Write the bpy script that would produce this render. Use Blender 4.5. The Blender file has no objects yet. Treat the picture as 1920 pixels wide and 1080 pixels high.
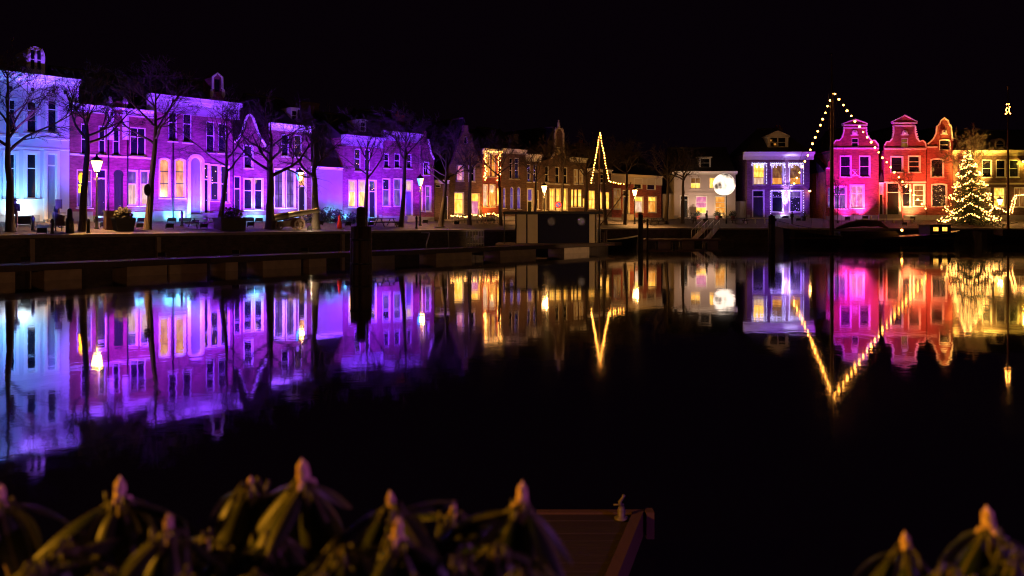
import bpy, math, random
from mathutils import Vector, Matrix, Euler
from mathutils.geometry import tessellate_polygon

# ------------------------------------------------------------------ camera, sky, moonlight, exposure
S = bpy.context.scene
COL = S.collection
F, HY, CH = 1493.0, 412.0, 2.9            # focal length in photo pixels, horizon row, eye height above water
cam_d = bpy.data.cameras.new('camera')
cam = bpy.data.objects.new('camera', cam_d)
COL.objects.link(cam)
cam.location = (0, 0, CH)
cam.rotation_euler = (math.radians(90), 0, 0)
cam_d.sensor_width = 36.0
cam_d.lens = 36.0 * F / 1920.0
cam_d.shift_y = -(540 - HY) / 1920.0
cam_d.clip_start = 0.05
cam_d.clip_end = 4000
cam_d.dof.use_dof = True
cam_d.dof.focus_distance = 70.0
cam_d.dof.aperture_fstop = 3.3
S.camera = cam

W = bpy.data.worlds.new('World')
S.world = W
W.use_nodes = True
wn, wl = W.node_tree.nodes, W.node_tree.links
wn.clear()
sky = wn.new('ShaderNodeTexSky'); sky.sky_type = 'NISHITA'; sky.sun_disc = False
sky.sun_elevation = math.radians(-8); sky.sun_rotation = math.radians(200)
bg1 = wn.new('ShaderNodeBackground'); bg1.inputs['Strength'].default_value = 0.004
glow = wn.new('ShaderNodeBackground')                      # faint town glow of the night sky
glow.inputs['Color'].default_value = (0.75, 0.24, 0.72, 1); glow.inputs['Strength'].default_value = 0.0023
addw = wn.new('ShaderNodeAddShader'); outw = wn.new('ShaderNodeOutputWorld')
wl.new(sky.outputs[0], bg1.inputs['Color']); wl.new(bg1.outputs[0], addw.inputs[0])
wl.new(glow.outputs[0], addw.inputs[1]); wl.new(addw.outputs[0], outw.inputs['Surface'])

moon_d = bpy.data.lights.new('moonlight', 'SUN'); moon_d.energy = 0.004; moon_d.angle = math.radians(0.5)
moon_d.color = (1.0, 0.86, 0.75)
moonl = bpy.data.objects.new('moonlight', moon_d); COL.objects.link(moonl)
moonl.rotation_euler = (math.radians(50), 0, math.radians(20))

S.view_settings.view_transform = 'Standard'
S.view_settings.look = 'None'
S.view_settings.exposure = 0.0
S.view_settings.gamma = 1.0
S.view_settings.use_curve_mapping = False
S.render.engine = 'CYCLES'
S.cycles.use_denoising = True
S.cycles.filter_width = 1.15
S.cycles.max_bounces = 5
S.cycles.diffuse_bounces = 2
S.cycles.glossy_bounces = 3
S.cycles.transmission_bounces = 3
S.cycles.sample_clamp_indirect = 80.0
S.cycles.caustics_reflective = False
S.cycles.caustics_refractive = False

# ------------------------------------------------------------------ materials
def newmat(name):
    m = bpy.data.materials.new(name); m.use_nodes = True
    nt = m.node_tree
    b = nt.nodes['Principled BSDF']
    return m, nt, b

def c4(c): return (c[0], c[1], c[2], 1)

def plain(name, col, rough=0.7, metal=0.0, var=0.25, scale=3.0, bump=0.0, spec=0.5, stretch=(1, 1, 1)):
    m, nt, b = newmat(name)
    N, K = nt.nodes, nt.links
    tc = N.new('ShaderNodeTexCoord'); mp = N.new('ShaderNodeMapping'); mp.inputs['Scale'].default_value = stretch
    no = N.new('ShaderNodeTexNoise'); no.inputs['Scale'].default_value = scale; no.inputs['Detail'].default_value = 6
    K.new(tc.outputs['Object'], mp.inputs['Vector']); K.new(mp.outputs[0], no.inputs['Vector'])
    mx = N.new('ShaderNodeMix'); mx.data_type = 'RGBA'
    mx.inputs['A'].default_value = c4([x * (1 - var) for x in col])
    mx.inputs['B'].default_value = c4([min(1, x * (1 + var)) for x in col])
    K.new(no.outputs['Fac'], mx.inputs['Factor']); K.new(mx.outputs['Result'], b.inputs['Base Color'])
    b.inputs['Roughness'].default_value = rough; b.inputs['Metallic'].default_value = metal
    b.inputs['Specular IOR Level'].default_value = spec
    if bump:
        bp = N.new('ShaderNodeBump'); bp.inputs['Strength'].default_value = bump; bp.inputs['Distance'].default_value = 0.03
        K.new(no.outputs['Fac'], bp.inputs['Height']); K.new(bp.outputs[0], b.inputs['Normal'])
    return m

def brick(name, c1, c2, mortar, bw=0.21, bh=0.062, soot=0.35):
    m, nt, b = newmat(name)
    N, K = nt.nodes, nt.links
    tc = N.new('ShaderNodeTexCoord'); sp = N.new('ShaderNodeSeparateXYZ'); K.new(tc.outputs['Object'], sp.inputs[0])
    ad = N.new('ShaderNodeMath'); ad.operation = 'ADD'; K.new(sp.outputs[0], ad.inputs[0]); K.new(sp.outputs[1], ad.inputs[1])
    cb = N.new('ShaderNodeCombineXYZ'); K.new(ad.outputs[0], cb.inputs[0]); K.new(sp.outputs[2], cb.inputs[1])
    br = N.new('ShaderNodeTexBrick'); K.new(cb.outputs[0], br.inputs['Vector'])
    br.inputs['Color1'].default_value = c4(c1); br.inputs['Color2'].default_value = c4(c2); br.inputs['Mortar'].default_value = c4(mortar)
    br.inputs['Scale'].default_value = 1.0; br.inputs['Brick Width'].default_value = bw
    br.inputs['Row Height'].default_value = bh; br.inputs['Mortar Size'].default_value = 0.008
    no = N.new('ShaderNodeTexNoise'); no.inputs['Scale'].default_value = 1.1; no.inputs['Detail'].default_value = 10; no.inputs['Roughness'].default_value = 0.68
    K.new(tc.outputs['Object'], no.inputs['Vector'])
    rp = N.new('ShaderNodeMapRange'); rp.inputs['From Min'].default_value = 0.3; rp.inputs['From Max'].default_value = 0.7
    rp.inputs['To Min'].default_value = 1 - soot; rp.inputs['To Max'].default_value = 1.1
    K.new(no.outputs['Fac'], rp.inputs['Value'])
    n2 = N.new('ShaderNodeTexNoise'); n2.inputs['Scale'].default_value = 3.0; n2.inputs['Detail'].default_value = 6      # uneven courses and rain streaks
    m2 = N.new('ShaderNodeMapping'); m2.inputs['Scale'].default_value = (0.5, 2.2, 1); K.new(cb.outputs[0], m2.inputs['Vector']); K.new(m2.outputs[0], n2.inputs['Vector'])
    r2 = N.new('ShaderNodeMapRange'); r2.inputs['From Min'].default_value = 0.3; r2.inputs['From Max'].default_value = 0.7; r2.inputs['To Min'].default_value = 0.62; r2.inputs['To Max'].default_value = 1.25
    K.new(n2.outputs['Fac'], r2.inputs['Value']); mm = N.new('ShaderNodeMath'); mm.operation = 'MULTIPLY'; K.new(rp.outputs[0], mm.inputs[0]); K.new(r2.outputs[0], mm.inputs[1]); rp = mm
    mu = N.new('ShaderNodeMix'); mu.data_type = 'RGBA'; mu.blend_type = 'MULTIPLY'; mu.inputs['Factor'].default_value = 1
    K.new(br.outputs['Color'], mu.inputs['A']); K.new(rp.outputs[0], mu.inputs['B'])
    K.new(mu.outputs['Result'], b.inputs['Base Color'])
    bp = N.new('ShaderNodeBump'); bp.inputs['Strength'].default_value = 0.5; bp.inputs['Distance'].default_value = 0.012; bp.invert = True
    K.new(br.outputs['Fac'], bp.inputs['Height']); K.new(bp.outputs[0], b.inputs['Normal'])
    b.inputs['Roughness'].default_value = 0.85
    return m

def emit(name, col, strength, sample=True):
    m, nt, b = newmat(name)
    b.inputs['Base Color'].default_value = c4([x * 0.5 for x in col])
    b.inputs['Emission Color'].default_value = c4(col); b.inputs['Emission Strength'].default_value = strength
    if not sample: m.cycles.emission_sampling = 'NONE'
    return m

def litpane(name, col, hot, strength, fold=9.0, spots=0.5):
    """a lit room behind glass: hanging curtains in folds, warm lamps and things on the sill"""
    m, nt, b = newmat(name)
    N, K = nt.nodes, nt.links
    tc = N.new('ShaderNodeTexCoord')
    wv = N.new('ShaderNodeTexWave'); wv.inputs['Scale'].default_value = fold * 0.35; wv.inputs['Distortion'].default_value = 2.5
    wv.bands_direction = 'X'; wv.inputs['Detail'].default_value = 2
    mp = N.new('ShaderNodeMapping'); mp.inputs['Scale'].default_value = (1, 1, 0.12)
    K.new(tc.outputs['Object'], mp.inputs['Vector']); K.new(mp.outputs[0], wv.inputs['Vector'])
    no = N.new('ShaderNodeTexNoise'); no.inputs['Scale'].default_value = 2.2; no.inputs['Detail'].default_value = 2
    m2 = N.new('ShaderNodeMapping'); m2.inputs['Scale'].default_value = (1.2, 1, 0.55); K.new(tc.outputs['Object'], m2.inputs['Vector']); K.new(m2.outputs[0], no.inputs['Vector'])
    r1 = N.new('ShaderNodeMapRange'); r1.inputs['From Min'].default_value = 0.40; r1.inputs['From Max'].default_value = 0.80
    K.new(no.outputs['Fac'], r1.inputs['Value'])
    mx = N.new('ShaderNodeMix'); mx.data_type = 'RGBA'
    mx.inputs['A'].default_value = c4(col); mx.inputs['B'].default_value = c4(hot); K.new(r1.outputs[0], mx.inputs['Factor'])
    r2 = N.new('ShaderNodeMapRange'); r2.inputs['To Min'].default_value = 0.45; r2.inputs['To Max'].default_value = 1.15
    K.new(wv.outputs['Fac'], r2.inputs['Value'])
    ad = N.new('ShaderNodeMath'); ad.operation = 'MULTIPLY_ADD'; ad.inputs[1].default_value = spots; K.new(r1.outputs[0], ad.inputs[0]); K.new(r2.outputs[0], ad.inputs[2])
    ms = N.new('ShaderNodeMath'); ms.operation = 'MULTIPLY'; ms.inputs[1].default_value = strength; K.new(ad.outputs[0], ms.inputs[0])
    K.new(mx.outputs['Result'], b.inputs['Emission Color']); K.new(ms.outputs[0], b.inputs['Emission Strength'])
    b.inputs['Base Color'].default_value = (0.03, 0.03, 0.03, 1); b.inputs['Roughness'].default_value = 0.08
    m.cycles.emission_sampling = 'NONE'
    return m

def speckpane(name, col, strength, density=0.6):
    """a dark room with a few small fairy lights hanging behind the glass"""
    m, nt, b = newmat(name)
    N, K = nt.nodes, nt.links
    tc = N.new('ShaderNodeTexCoord'); vo = N.new('ShaderNodeTexVoronoi'); vo.inputs['Scale'].default_value = 4.5
    K.new(tc.outputs['Object'], vo.inputs['Vector'])
    r = N.new('ShaderNodeMapRange'); r.inputs['From Min'].default_value = 0.26; r.inputs['From Max'].default_value = 0.12
    K.new(vo.outputs['Distance'], r.inputs['Value'])
    sp = N.new('ShaderNodeSeparateColor'); K.new(vo.outputs['Color'], sp.inputs[0])
    g = N.new('ShaderNodeMath'); g.operation = 'LESS_THAN'; g.inputs[1].default_value = density; K.new(sp.outputs[0], g.inputs[0])
    mu = N.new('ShaderNodeMath'); mu.operation = 'MULTIPLY'; K.new(r.outputs[0], mu.inputs[0]); K.new(g.outputs[0], mu.inputs[1])
    ms = N.new('ShaderNodeMath'); ms.operation = 'MULTIPLY_ADD'; ms.inputs[1].default_value = strength; ms.inputs[2].default_value = 0.02
    K.new(mu.outputs[0], ms.inputs[0])
    b.inputs['Emission Color'].default_value = c4(col); K.new(ms.outputs[0], b.inputs['Emission Strength'])
    b.inputs['Base Color'].default_value = (0.012, 0.012, 0.018, 1); b.inputs['Roughness'].default_value = 0.06
    m.cycles.emission_sampling = 'NONE'
    return m

M = {}
M['stucco'] = plain('white_stucco', (0.60, 0.61, 0.62), 0.75, var=0.12, scale=1.3, bump=0.15)
M['grey_stucco'] = plain('grey_stucco', (0.34, 0.30, 0.27), 0.8, var=0.2, scale=1.2, bump=0.2)
M['plinth'] = plain('plinth_render', (0.30, 0.29, 0.30), 0.8, var=0.3, scale=2.0, bump=0.2)
M['trim'] = plain('white_paint', (0.80, 0.80, 0.78), 0.4, var=0.06, scale=4)
M['cornice_paint'] = plain('weathered_cornice_paint', (0.42, 0.40, 0.42), 0.5, var=0.2, scale=3)
M['cream'] = plain('cream_paint', (0.62, 0.55, 0.42), 0.45, var=0.1, scale=3)
M['dark_paint'] = plain('dark_green_paint', (0.018, 0.022, 0.02), 0.3, var=0.2)
M['door_blue'] = plain('pale_door_paint', (0.26, 0.30, 0.38), 0.4, var=0.06)
M['brick_pink'] = brick('orange_red_brick', (0.44, 0.10, 0.13), (0.32, 0.07, 0.09), (0.30, 0.10, 0.14), soot=0.6)
M['brick_plum'] = brick('weathered_brick', (0.46, 0.11, 0.19), (0.29, 0.07, 0.12), (0.34, 0.13, 0.22), soot=0.62)
M['brick_dark'] = brick('dark_brown_brick', (0.20, 0.10, 0.07), (0.14, 0.07, 0.05), (0.22, 0.18, 0.15))
M['brick_red'] = brick('red_brick', (0.42, 0.085, 0.075), (0.31, 0.06, 0.055), (0.30, 0.12, 0.10))
M['brick_purple'] = brick('violet_grey_brick', (0.28, 0.10, 0.22), (0.20, 0.07, 0.16), (0.28, 0.16, 0.25))
M['brick_quay'] = brick('quay_brick', (0.10, 0.07, 0.06), (0.07, 0.05, 0.045), (0.10, 0.09, 0.08), soot=0.6)
M['roof'] = plain('dark_pantile', (0.035, 0.030, 0.030), 0.55, var=0.4, scale=9, bump=0.6)
M['glass'] = plain('dark_window_glass', (0.012, 0.013, 0.020), 0.05, var=0.5, scale=1.0)
M['warm'] = litpane('amber_lit_window', (1.0, 0.33, 0.03), (1.0, 0.55, 0.14), 1.0)
M['warm_white'] = litpane('pale_warm_lit_window', (1.0, 0.55, 0.32), (1.0, 0.80, 0.60), 0.9)
M['yellow'] = litpane('yellow_lit_window', (1.0, 0.40, 0.035), (1.0, 0.60, 0.14), 2.2)
M['pink'] = litpane('pink_lit_window', (0.95, 0.20, 0.45), (1.0, 0.55, 0.60), 0.9)
M['lilac'] = litpane('lilac_lit_window', (0.30, 0.10, 0.75), (0.75, 0.50, 1.0), 0.32)
M['dim'] = litpane('dimly_lit_window', (0.50, 0.16, 0.02), (1.0, 0.45, 0.10), 0.35)
M['fairy'] = speckpane('fairy_light_window', (1.0, 0.45, 0.22), 3.0, 0.45)
M['violet_fairy'] = speckpane('violet_fairy_window', (0.45, 0.25, 1.0), 3.0, 0.5)
M['dark_wood'] = plain('tarred_wood', (0.035, 0.022, 0.016), 0.65, var=0.5, scale=5, bump=0.6, stretch=(3, 3, 0.3))
M['wood'] = plain('weathered_wood', (0.14, 0.075, 0.045), 0.7, var=0.4, scale=6, bump=0.4, stretch=(1, 6, 1))
M['iron'] = plain('black_iron', (0.02, 0.02, 0.022), 0.45, metal=0.3, var=0.3)
M['steel'] = plain('galvanised_steel', (0.45, 0.45, 0.46), 0.4, metal=0.8, var=0.2)
M['bark'] = plain('lime_tree_bark', (0.075, 0.055, 0.042), 0.9, var=0.5, scale=8, bump=0.8, stretch=(3, 3, 0.6))
M['concrete'] = plain('weathered_concrete', (0.30, 0.24, 0.19), 0.85, var=0.35, scale=2.0, bump=0.3)
M['coping'] = plain('quay_coping_stone', (0.26, 0.23, 0.21), 0.8, var=0.3, scale=2, bump=0.3)
M['bulb'] = emit('festoon_bulb', (1.0, 0.36, 0.05), 28.0)
M['bulb_small'] = emit('fairy_bulb', (1.0, 0.43, 0.09), 13.0)
M['lantern'] = emit('lantern_glass', (1.0, 0.52, 0.16), 14.0)
M['lantern_blue'] = emit('blue_lantern_glass', (0.10, 0.45, 1.0), 2.2)
M['flood_blue'] = emit('blue_flood_lens', (0.25, 0.65, 1.0), 12.0)
M['flood_white'] = emit('white_flood_lens', (0.85, 0.92, 1.0), 14.0)
M['flood_violet'] = emit('violet_flood_lens', (0.60, 0.30, 1.0), 10.0)
M['flood_magenta'] = emit('magenta_flood_lens', (1.0, 0.25, 0.85), 12.0)
M['flood_amber'] = emit('amber_flood_lens', (1.0, 0.50, 0.15), 12.0)
M['red_plastic'] = plain('red_cone_plastic', (0.75, 0.03, 0.03), 0.4, var=0.05)

# ------------------------------------------------------------------ mesh helpers
class MB:
    def __init__(s): s.v, s.f, s.m, s.sm = [], [], [], []
    def add(s, vs, fs, mi=0, smooth=False):
        o = len(s.v); s.v += [tuple(p) for p in vs]
        for f in fs: s.f.append([i + o for i in f]); s.m.append(mi); s.sm.append(smooth)
        return s
    def box(s, x0, x1, y0, y1, z0, z1, mi=0):
        return s.add([(x0,y0,z0),(x1,y0,z0),(x1,y1,z0),(x0,y1,z0),(x0,y0,z1),(x1,y0,z1),(x1,y1,z1),(x0,y1,z1)],
                     [(0,3,2,1),(4,5,6,7),(0,1,5,4),(1,2,6,5),(2,3,7,6),(3,0,4,7)], mi)
    def prism(s, poly, y0, y1, mi=0, holes=()):
        """polygon in (x,z), extruded y0..y1, with holes cut through"""
        loops = [list(poly)] + [list(h) for h in holes]
        flat = [p for l in loops for p in l]
        tris = tessellate_polygon([[Vector((p[0], p[1], 0)) for p in l] for l in loops])
        n = len(flat)
        vs = [(p[0], y0, p[1]) for p in flat] + [(p[0], y1, p[1]) for p in flat]
        fs = []
        for t in tris:
            a, b, c = flat[t[0]], flat[t[1]], flat[t[2]]
            cr = (b[0]-a[0])*(c[1]-a[1]) - (b[1]-a[1])*(c[0]-a[0])
            t = t if cr > 0 else (t[0], t[2], t[1])
            fs.append(t); fs.append((t[2]+n, t[1]+n, t[0]+n))
        o = 0
        for k, l in enumerate(loops):
            L = len(l)
            ar = sum(l[i][0]*l[(i+1)%L][1] - l[(i+1)%L][0]*l[i][1] for i in range(L))
            for i in range(L):
                a, b = o+i, o+(i+1)%L
                if (ar > 0) == (k == 0): fs.append((b, a, a+n, b+n))
                else: fs.append((a, b, b+n, a+n))
            o += L
        return s.add(vs, fs, mi)
    def profile(s, prof, x0, x1, mi=0):
        """closed (y,z) profile swept along x"""
        n = len(prof)
        vs = [(x0, p[0], p[1]) for p in prof] + [(x1, p[0], p[1]) for p in prof]
        fs = [(i, (i+1)%n, (i+1)%n+n, i+n) for i in range(n)] + [tuple(range(n-1, -1, -1)), tuple(range(n, 2*n))]
        return s.add(vs, fs, mi)
    def tube(s, pts, rad, n=6, mi=0, cap=True):
        pts = [Vector(p) for p in pts]
        if not hasattr(rad, '__len__'): rad = [rad]*len(pts)
        vs, fs = [], []
        up = None
        for i, p in enumerate(pts):
            t = (pts[min(i+1, len(pts)-1)] - pts[max(i-1, 0)])
            t = t.normalized() if t.length > 1e-9 else Vector((0, 0, 1))
            if up is None: up = t.orthogonal().normalized()
            up = (up - t*up.dot(t)); up = up.normalized() if up.length > 1e-6 else t.orthogonal().normalized()
            w = t.cross(up)
            for k in range(n):
                a = 2*math.pi*k/n
                vs.append(p + (up*math.cos(a) + w*math.sin(a))*rad[i])
        for i in range(len(pts)-1):
            for k in range(n):
                a, b = i*n+k, i*n+(k+1)%n
                fs.append((a, b, b+n, a+n))
        if cap and n > 2: fs += [tuple(range(n-1, -1, -1)), tuple(range((len(pts)-1)*n, len(pts)*n))]
        return s.add(vs, fs, mi, True)
    def lathe(s, prof, n=12, c=(0, 0, 0), mi=0, rot=0.0, smooth=True):
        """(r,z) profile turned about the vertical through c"""
        vs, fs = [], []
        for r, z in prof:
            for k in range(n):
                a = 2*math.pi*k/n + rot
                vs.append((c[0]+r*math.cos(a), c[1]+r*math.sin(a), c[2]+z))
        for i in range(len(prof)-1):
            for k in range(n):
                a, b = i*n+k, i*n+(k+1)%n
                fs.append((a, b, b+n, a+n))
        fs += [tuple(range(n-1, -1, -1)), tuple(range((len(prof)-1)*n, len(prof)*n))]
        return s.add(vs, fs, mi, smooth)
    def ball(s, c, r, n=8, k=5, mi=0, sz=(1, 1, 1)):
        prof = [(max(1e-4, math.sin(math.pi*i/k))*r, -math.cos(math.pi*i/k)*r) for i in range(k+1)]
        o = len(s.v); s.lathe(prof, n, (0, 0, 0), mi)
        for i in range(o, len(s.v)):
            v = s.v[i]; s.v[i] = (c[0]+v[0]*sz[0], c[1]+v[1]*sz[1], c[2]+v[2]*sz[2])
        return s
    def build(s, name, mats, parent=None, loc=None, rz=None):
        me = bpy.data.meshes.new(name)
        me.from_pydata(s.v, [], s.f)
        for m in (mats if isinstance(mats, (list, tuple)) else [mats]): me.materials.append(M[m] if isinstance(m, str) else m)
        me.polygons.foreach_set('material_index', s.m); me.polygons.foreach_set('use_smooth', s.sm)
        me.update()
        return link(name, me, parent, loc, rz)

def link(name, data, parent=None, loc=None, rz=None):
    o = bpy.data.objects.new(name, data); COL.objects.link(o)
    if parent: o.parent = parent
    if loc is not None: o.location = loc
    if rz is not None: o.rotation_euler = (0, 0, rz)
    return o

def tag(o, label, cat, group=None):
    o['label'] = label; o['category'] = cat
    if group: o['group'] = group
    return o

def thing(name, label, cat, loc=(0, 0, 0), rz=0, group=None):
    return tag(link(name, None, None, loc, rz), label, cat, group)

def dup(root, loc, rz, label, scale=1.0):
    r = root.copy(); COL.objects.link(r); r.location = loc; r.rotation_euler = (0, 0, rz); r['label'] = label
    r.scale = (scale,)*3
    for ch in list(root.children):
        c = ch.copy(); COL.objects.link(c); c.parent = r
        for g in list(ch.children):
            d = g.copy(); COL.objects.link(d); d.parent = c
    return r

def struct(o): o['kind'] = 'structure'; return o
def stuff(o): o['kind'] = 'stuff'; return o

# ------------------------------------------------------------------ the three rows of houses round the harbour
class Row:
    def __init__(s, o, d, zf, ze, w):
        s.o = Vector(o); s.d = Vector(d).normalized(); s.n = Vector((-s.d.y, s.d.x)); s.zf, s.ze, s.w = zf, ze, w
    def off(s, p):                                     # the same line, p metres nearer the water
        r = Row(s.o - s.n*p, s.d, s.zf, s.ze, s.w); return r
    def u(s, px):
        k = (px-960)/F
        return (k*s.o.y - s.o.x)/(s.d.x - k*s.d.y)
    def at(s, u): return s.o + s.d*u
    def Y(s, px): return s.at(s.u(px)).y
    def z(s, px, py): return CH - (py-HY)*s.Y(px)/F
    def ground(s, p): return s.zf + (s.ze - s.zf)*max(0, min(1, p/s.w))
    def spot(s, px, p, sink=0.03):                     # ground point p metres in front of the facades
        q = s.off(p); v = q.at(q.u(px)); return Vector((v.x, v.y, s.ground(p) - sink))
    @property
    def rz(s): return math.atan2(s.d.y, s.d.x)

L = Row((-34.1, 53.0), (24.9, 26.5), 2.78, 1.95, 7.0)
C = Row((-6.64, 84.0), (27.0, 23.0), 2.88, 1.90, 8.0)
R = Row((21.8, 107.0), (1, 0), 3.12, 1.85, 10.0)
RB = Row((0, 105.0), (1, 0), 3.0, 1.85, 8.0)

# ------------------------------------------------------------------ water, streets, quay wall, land behind
def water():
    m, nt, b = newmat('still_harbour_water')
    N, K = nt.nodes, nt.links
    b.inputs['Base Color'].default_value = (0.002, 0.002, 0.003, 1); b.inputs['Roughness'].default_value = 0.045
    b.inputs['IOR'].default_value = 1.45
    tc = N.new('ShaderNodeTexCoord')
    n1 = N.new('ShaderNodeTexNoise'); n1.inputs['Scale'].default_value = 0.55; n1.inputs['Detail'].default_value = 3
    n2 = N.new('ShaderNodeTexNoise'); n2.inputs['Scale'].default_value = 3.2; n2.inputs['Detail'].default_value = 2
    K.new(tc.outputs['Object'], n1.inputs['Vector']); K.new(tc.outputs['Object'], n2.inputs['Vector'])
    b1 = N.new('ShaderNodeBump'); b1.inputs['Strength'].default_value = 0.05; b1.inputs['Distance'].default_value = 0.06
    b2 = N.new('ShaderNodeBump'); b2.inputs['Strength'].default_value = 0.06; b2.inputs['Distance'].default_value = 0.012
    K.new(n1.outputs['Fac'], b1.inputs['Height']); K.new(n2.outputs['Fac'], b2.inputs['Height'])
    K.new(b1.outputs[0], b2.inputs['Normal']); K.new(b2.outputs[0], b.inputs['Normal'])
    # mirror layer mixed into the dark water to brighten its reflections, rippled alike
    gl = N.new('ShaderNodeBsdfGlossy'); gl.inputs['Color'].default_value = (0.95, 0.95, 1.0, 1); gl.inputs['Roughness'].default_value = 0.045
    n3 = N.new('ShaderNodeTexNoise'); n3.inputs['Scale'].default_value = 0.09; n3.inputs['Detail'].default_value = 3; K.new(tc.outputs['Object'], n3.inputs['Vector'])
    rr3 = N.new('ShaderNodeMapRange'); rr3.inputs['From Min'].default_value = 0.35; rr3.inputs['From Max'].default_value = 0.68; rr3.inputs['To Min'].default_value = 0.022; rr3.inputs['To Max'].default_value = 0.068
    K.new(n3.outputs['Fac'], rr3.inputs['Value']); K.new(rr3.outputs[0], gl.inputs['Roughness']); K.new(rr3.outputs[0], b.inputs['Roughness'])
    mxs = N.new('ShaderNodeMixShader'); mxs.inputs[0].default_value = 0.52; K.new(b2.outputs[0], gl.inputs['Normal'])
    K.new(b.outputs[0], mxs.inputs[1]); K.new(gl.outputs[0], mxs.inputs[2]); K.new(mxs.outputs[0], N['Material Output'].inputs['Surface'])
    M['water'] = m
    mb = MB(); mb.add([(-160, -60, 0), (200, -60, 0), (200, 140, 0), (-160, 140, 0)], [(0, 1, 2, 3)])
    struct(mb.build('water', 'water'))
    mb = MB(); mb.box(-160, 200, -60, 140, -2.5, -2.2)
    struct(mb.build('harbour_bed', 'plinth'))
water()

def P3(v, z): return (v.x, v.y, z)
uL0, uL1 = -40.0, L.u(812)
fac = [(L.at(uL0), L.zf), (L.at(uL1), L.zf), (C.at(C.u(848)), C.zf), (C.at(C.u(1246)), C.zf), (Vector((22.5, 107.0)), R.zf), (Vector((110, 107.0)), R.zf)]
Lo, Co = L.off(L.w), C.off(C.w)
edg = [(Lo.at(uL0), L.ze), (Lo.at(uL1), L.ze), (Co.at(C.u(848)+0.5), C.ze), (Vector((20.4, 96.6)), C.ze), (Vector((22.5, 97.0)), R.ze), (Vector((110, 97.0)), R.ze)]
M['street'] = brick('clinker_street', (0.13, 0.10, 0.10), (0.10, 0.08, 0.08), (0.07, 0.06, 0.06), 0.22, 0.11, soot=0.4)
# the street pavers run in plan, so their pattern is read in x and y
for n_ in M['street'].node_tree.nodes:
    if n_.type == 'SEPXYZ': _sep = n_
for n_ in M['street'].node_tree.nodes:
    if n_.type == 'COMBXYZ': M['street'].node_tree.links.new(_sep.outputs[1], n_.inputs[1])
    if n_.type == 'MATH' and n_.operation == 'ADD': M['street'].node_tree.links.new(_sep.outputs[0], n_.inputs[1])
def lerp(a, b, t): return a + (b-a)*t
mb, mk, mw, mc = MB(), MB(), MB(), MB()
for i in range(5):
    (f0, z0), (f1, z1), (e0, w0), (e1, w1) = fac[i], fac[i+1], edg[i], edg[i+1]
    n = 12
    for k in range(n):                                 # finely cut, the strip falls towards the water
        a, b_ = k/n, (k+1)/n
        q = []
        for (ff, zz, ee, ww), t in (((f0, z0, e0, w0), a), ((f0, z0, e0, w0), b_), ((f1, z1, e1, w1), b_), ((f1, z1, e1, w1), a)):
            q.append((lerp(ff.x, ee.x, t), lerp(ff.y, ee.y, t), lerp(zz, ww, t)))
        mb.add(q, [(0, 1, 2, 3)])
    # quay wall, its coping and a kerb
    dv = (e1-e0).normalized(); nn = Vector((-dv.y, dv.x))
    mw.add([P3(e0, -2.2), P3(e1, -2.2), P3(e1, w1-0.02), P3(e0, w0-0.02)], [(0, 1, 2, 3)])
    a0, a1, b0, b1 = e0 - nn*0.06, e1 - nn*0.06, e0 + nn*0.42, e1 + nn*0.42
    mc.add([P3(a0, w0-0.16), P3(a1, w1-0.16), P3(b1, w1-0.16), P3(b0, w0-0.16), P3(a0, w0+0.03), P3(a1, w1+0.03), P3(b1, w1+0.07), P3(b0, w0+0.07)],
           [(0, 1, 5, 4), (4, 5, 6, 7), (1, 2, 6, 5), (3, 0, 4, 7), (2, 3, 7, 6)])
struct(mb.build('street', 'street'))
qw = thing('quay_wall', 'low dark brick quay wall with pale coping running round the far side of the harbour', 'quay wall', (0, 0, 0))
mw.build('wall', 'brick_quay', qw); mc.build('coping', 'coping', qw)
for px in (58, 295, 640, 884, 1290):
    rw = Lo if px < 800 else Co
    v = rw.at(rw.u(px)); t = MB(); t.box(-0.13, 0.13, -0.3, -0.003, -1.5, 1.72)
    t.build('fender_post', 'concrete', qw, (v.x, v.y, 0), rw.rz)
mb = MB()
far = [(-400, 60), (-330, 420), (-40, 520), (60, 520), (300, 480), (520, 107)]
for i in range(5):
    f0, f1 = fac[i], fac[i+1]
    mb.add([(f0[0].x, f0[0].y, f0[1]), (f1[0].x, f1[0].y, f1[1]), (far[i+1][0], far[i+1][1], 2.9), (far[i][0], far[i][1], 2.9)], [(0, 1, 2, 3)])
struct(mb.build('ground', 'plinth'))
mb = MB(); mb.box(-30, 30, -40, 1.9, -2.0, 1.3)        # the near bank under the camera and the shrubs
struct(mb.build('near_bank', 'plinth'))

# ------------------------------------------------------------------ house builder
def arc_loop(u0, u1, z0, z1, rise, n=8):
    """opening outline, counter-clockwise, with a segmental or round head"""
    if rise <= 0: return [(u0, z0), (u1, z0), (u1, z1), (u0, z1)]
    c = (u0+u1)/2; w = (u1-u0)/2
    R_ = (w*w + rise*rise)/(2*rise); zc = z1 - R_
    a0 = math.asin(min(1, w/R_))
    if rise > w: a0 = math.pi - a0
    pts = [(u0, z0), (u1, z0)]
    for i in range(n+1):
        a = a0 - 2*a0*i/n
        pts.append((c + R_*math.sin(a), zc + R_*math.cos(a)))
    return pts

def shrink(loop, d):
    c = (sum(p[0] for p in loop)/len(loop), 0)
    us = [p[0] for p in loop]; zs = [p[1] for p in loop]
    u0, u1, z0, z1 = min(us), max(us), min(zs), max(zs)
    def sc(v, a, b): return a + d + (v-a)*(b-a-2*d)/(b-a)
    return [(sc(p[0], u0, u1), sc(p[1], z0, z1)) for p in loop]

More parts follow.
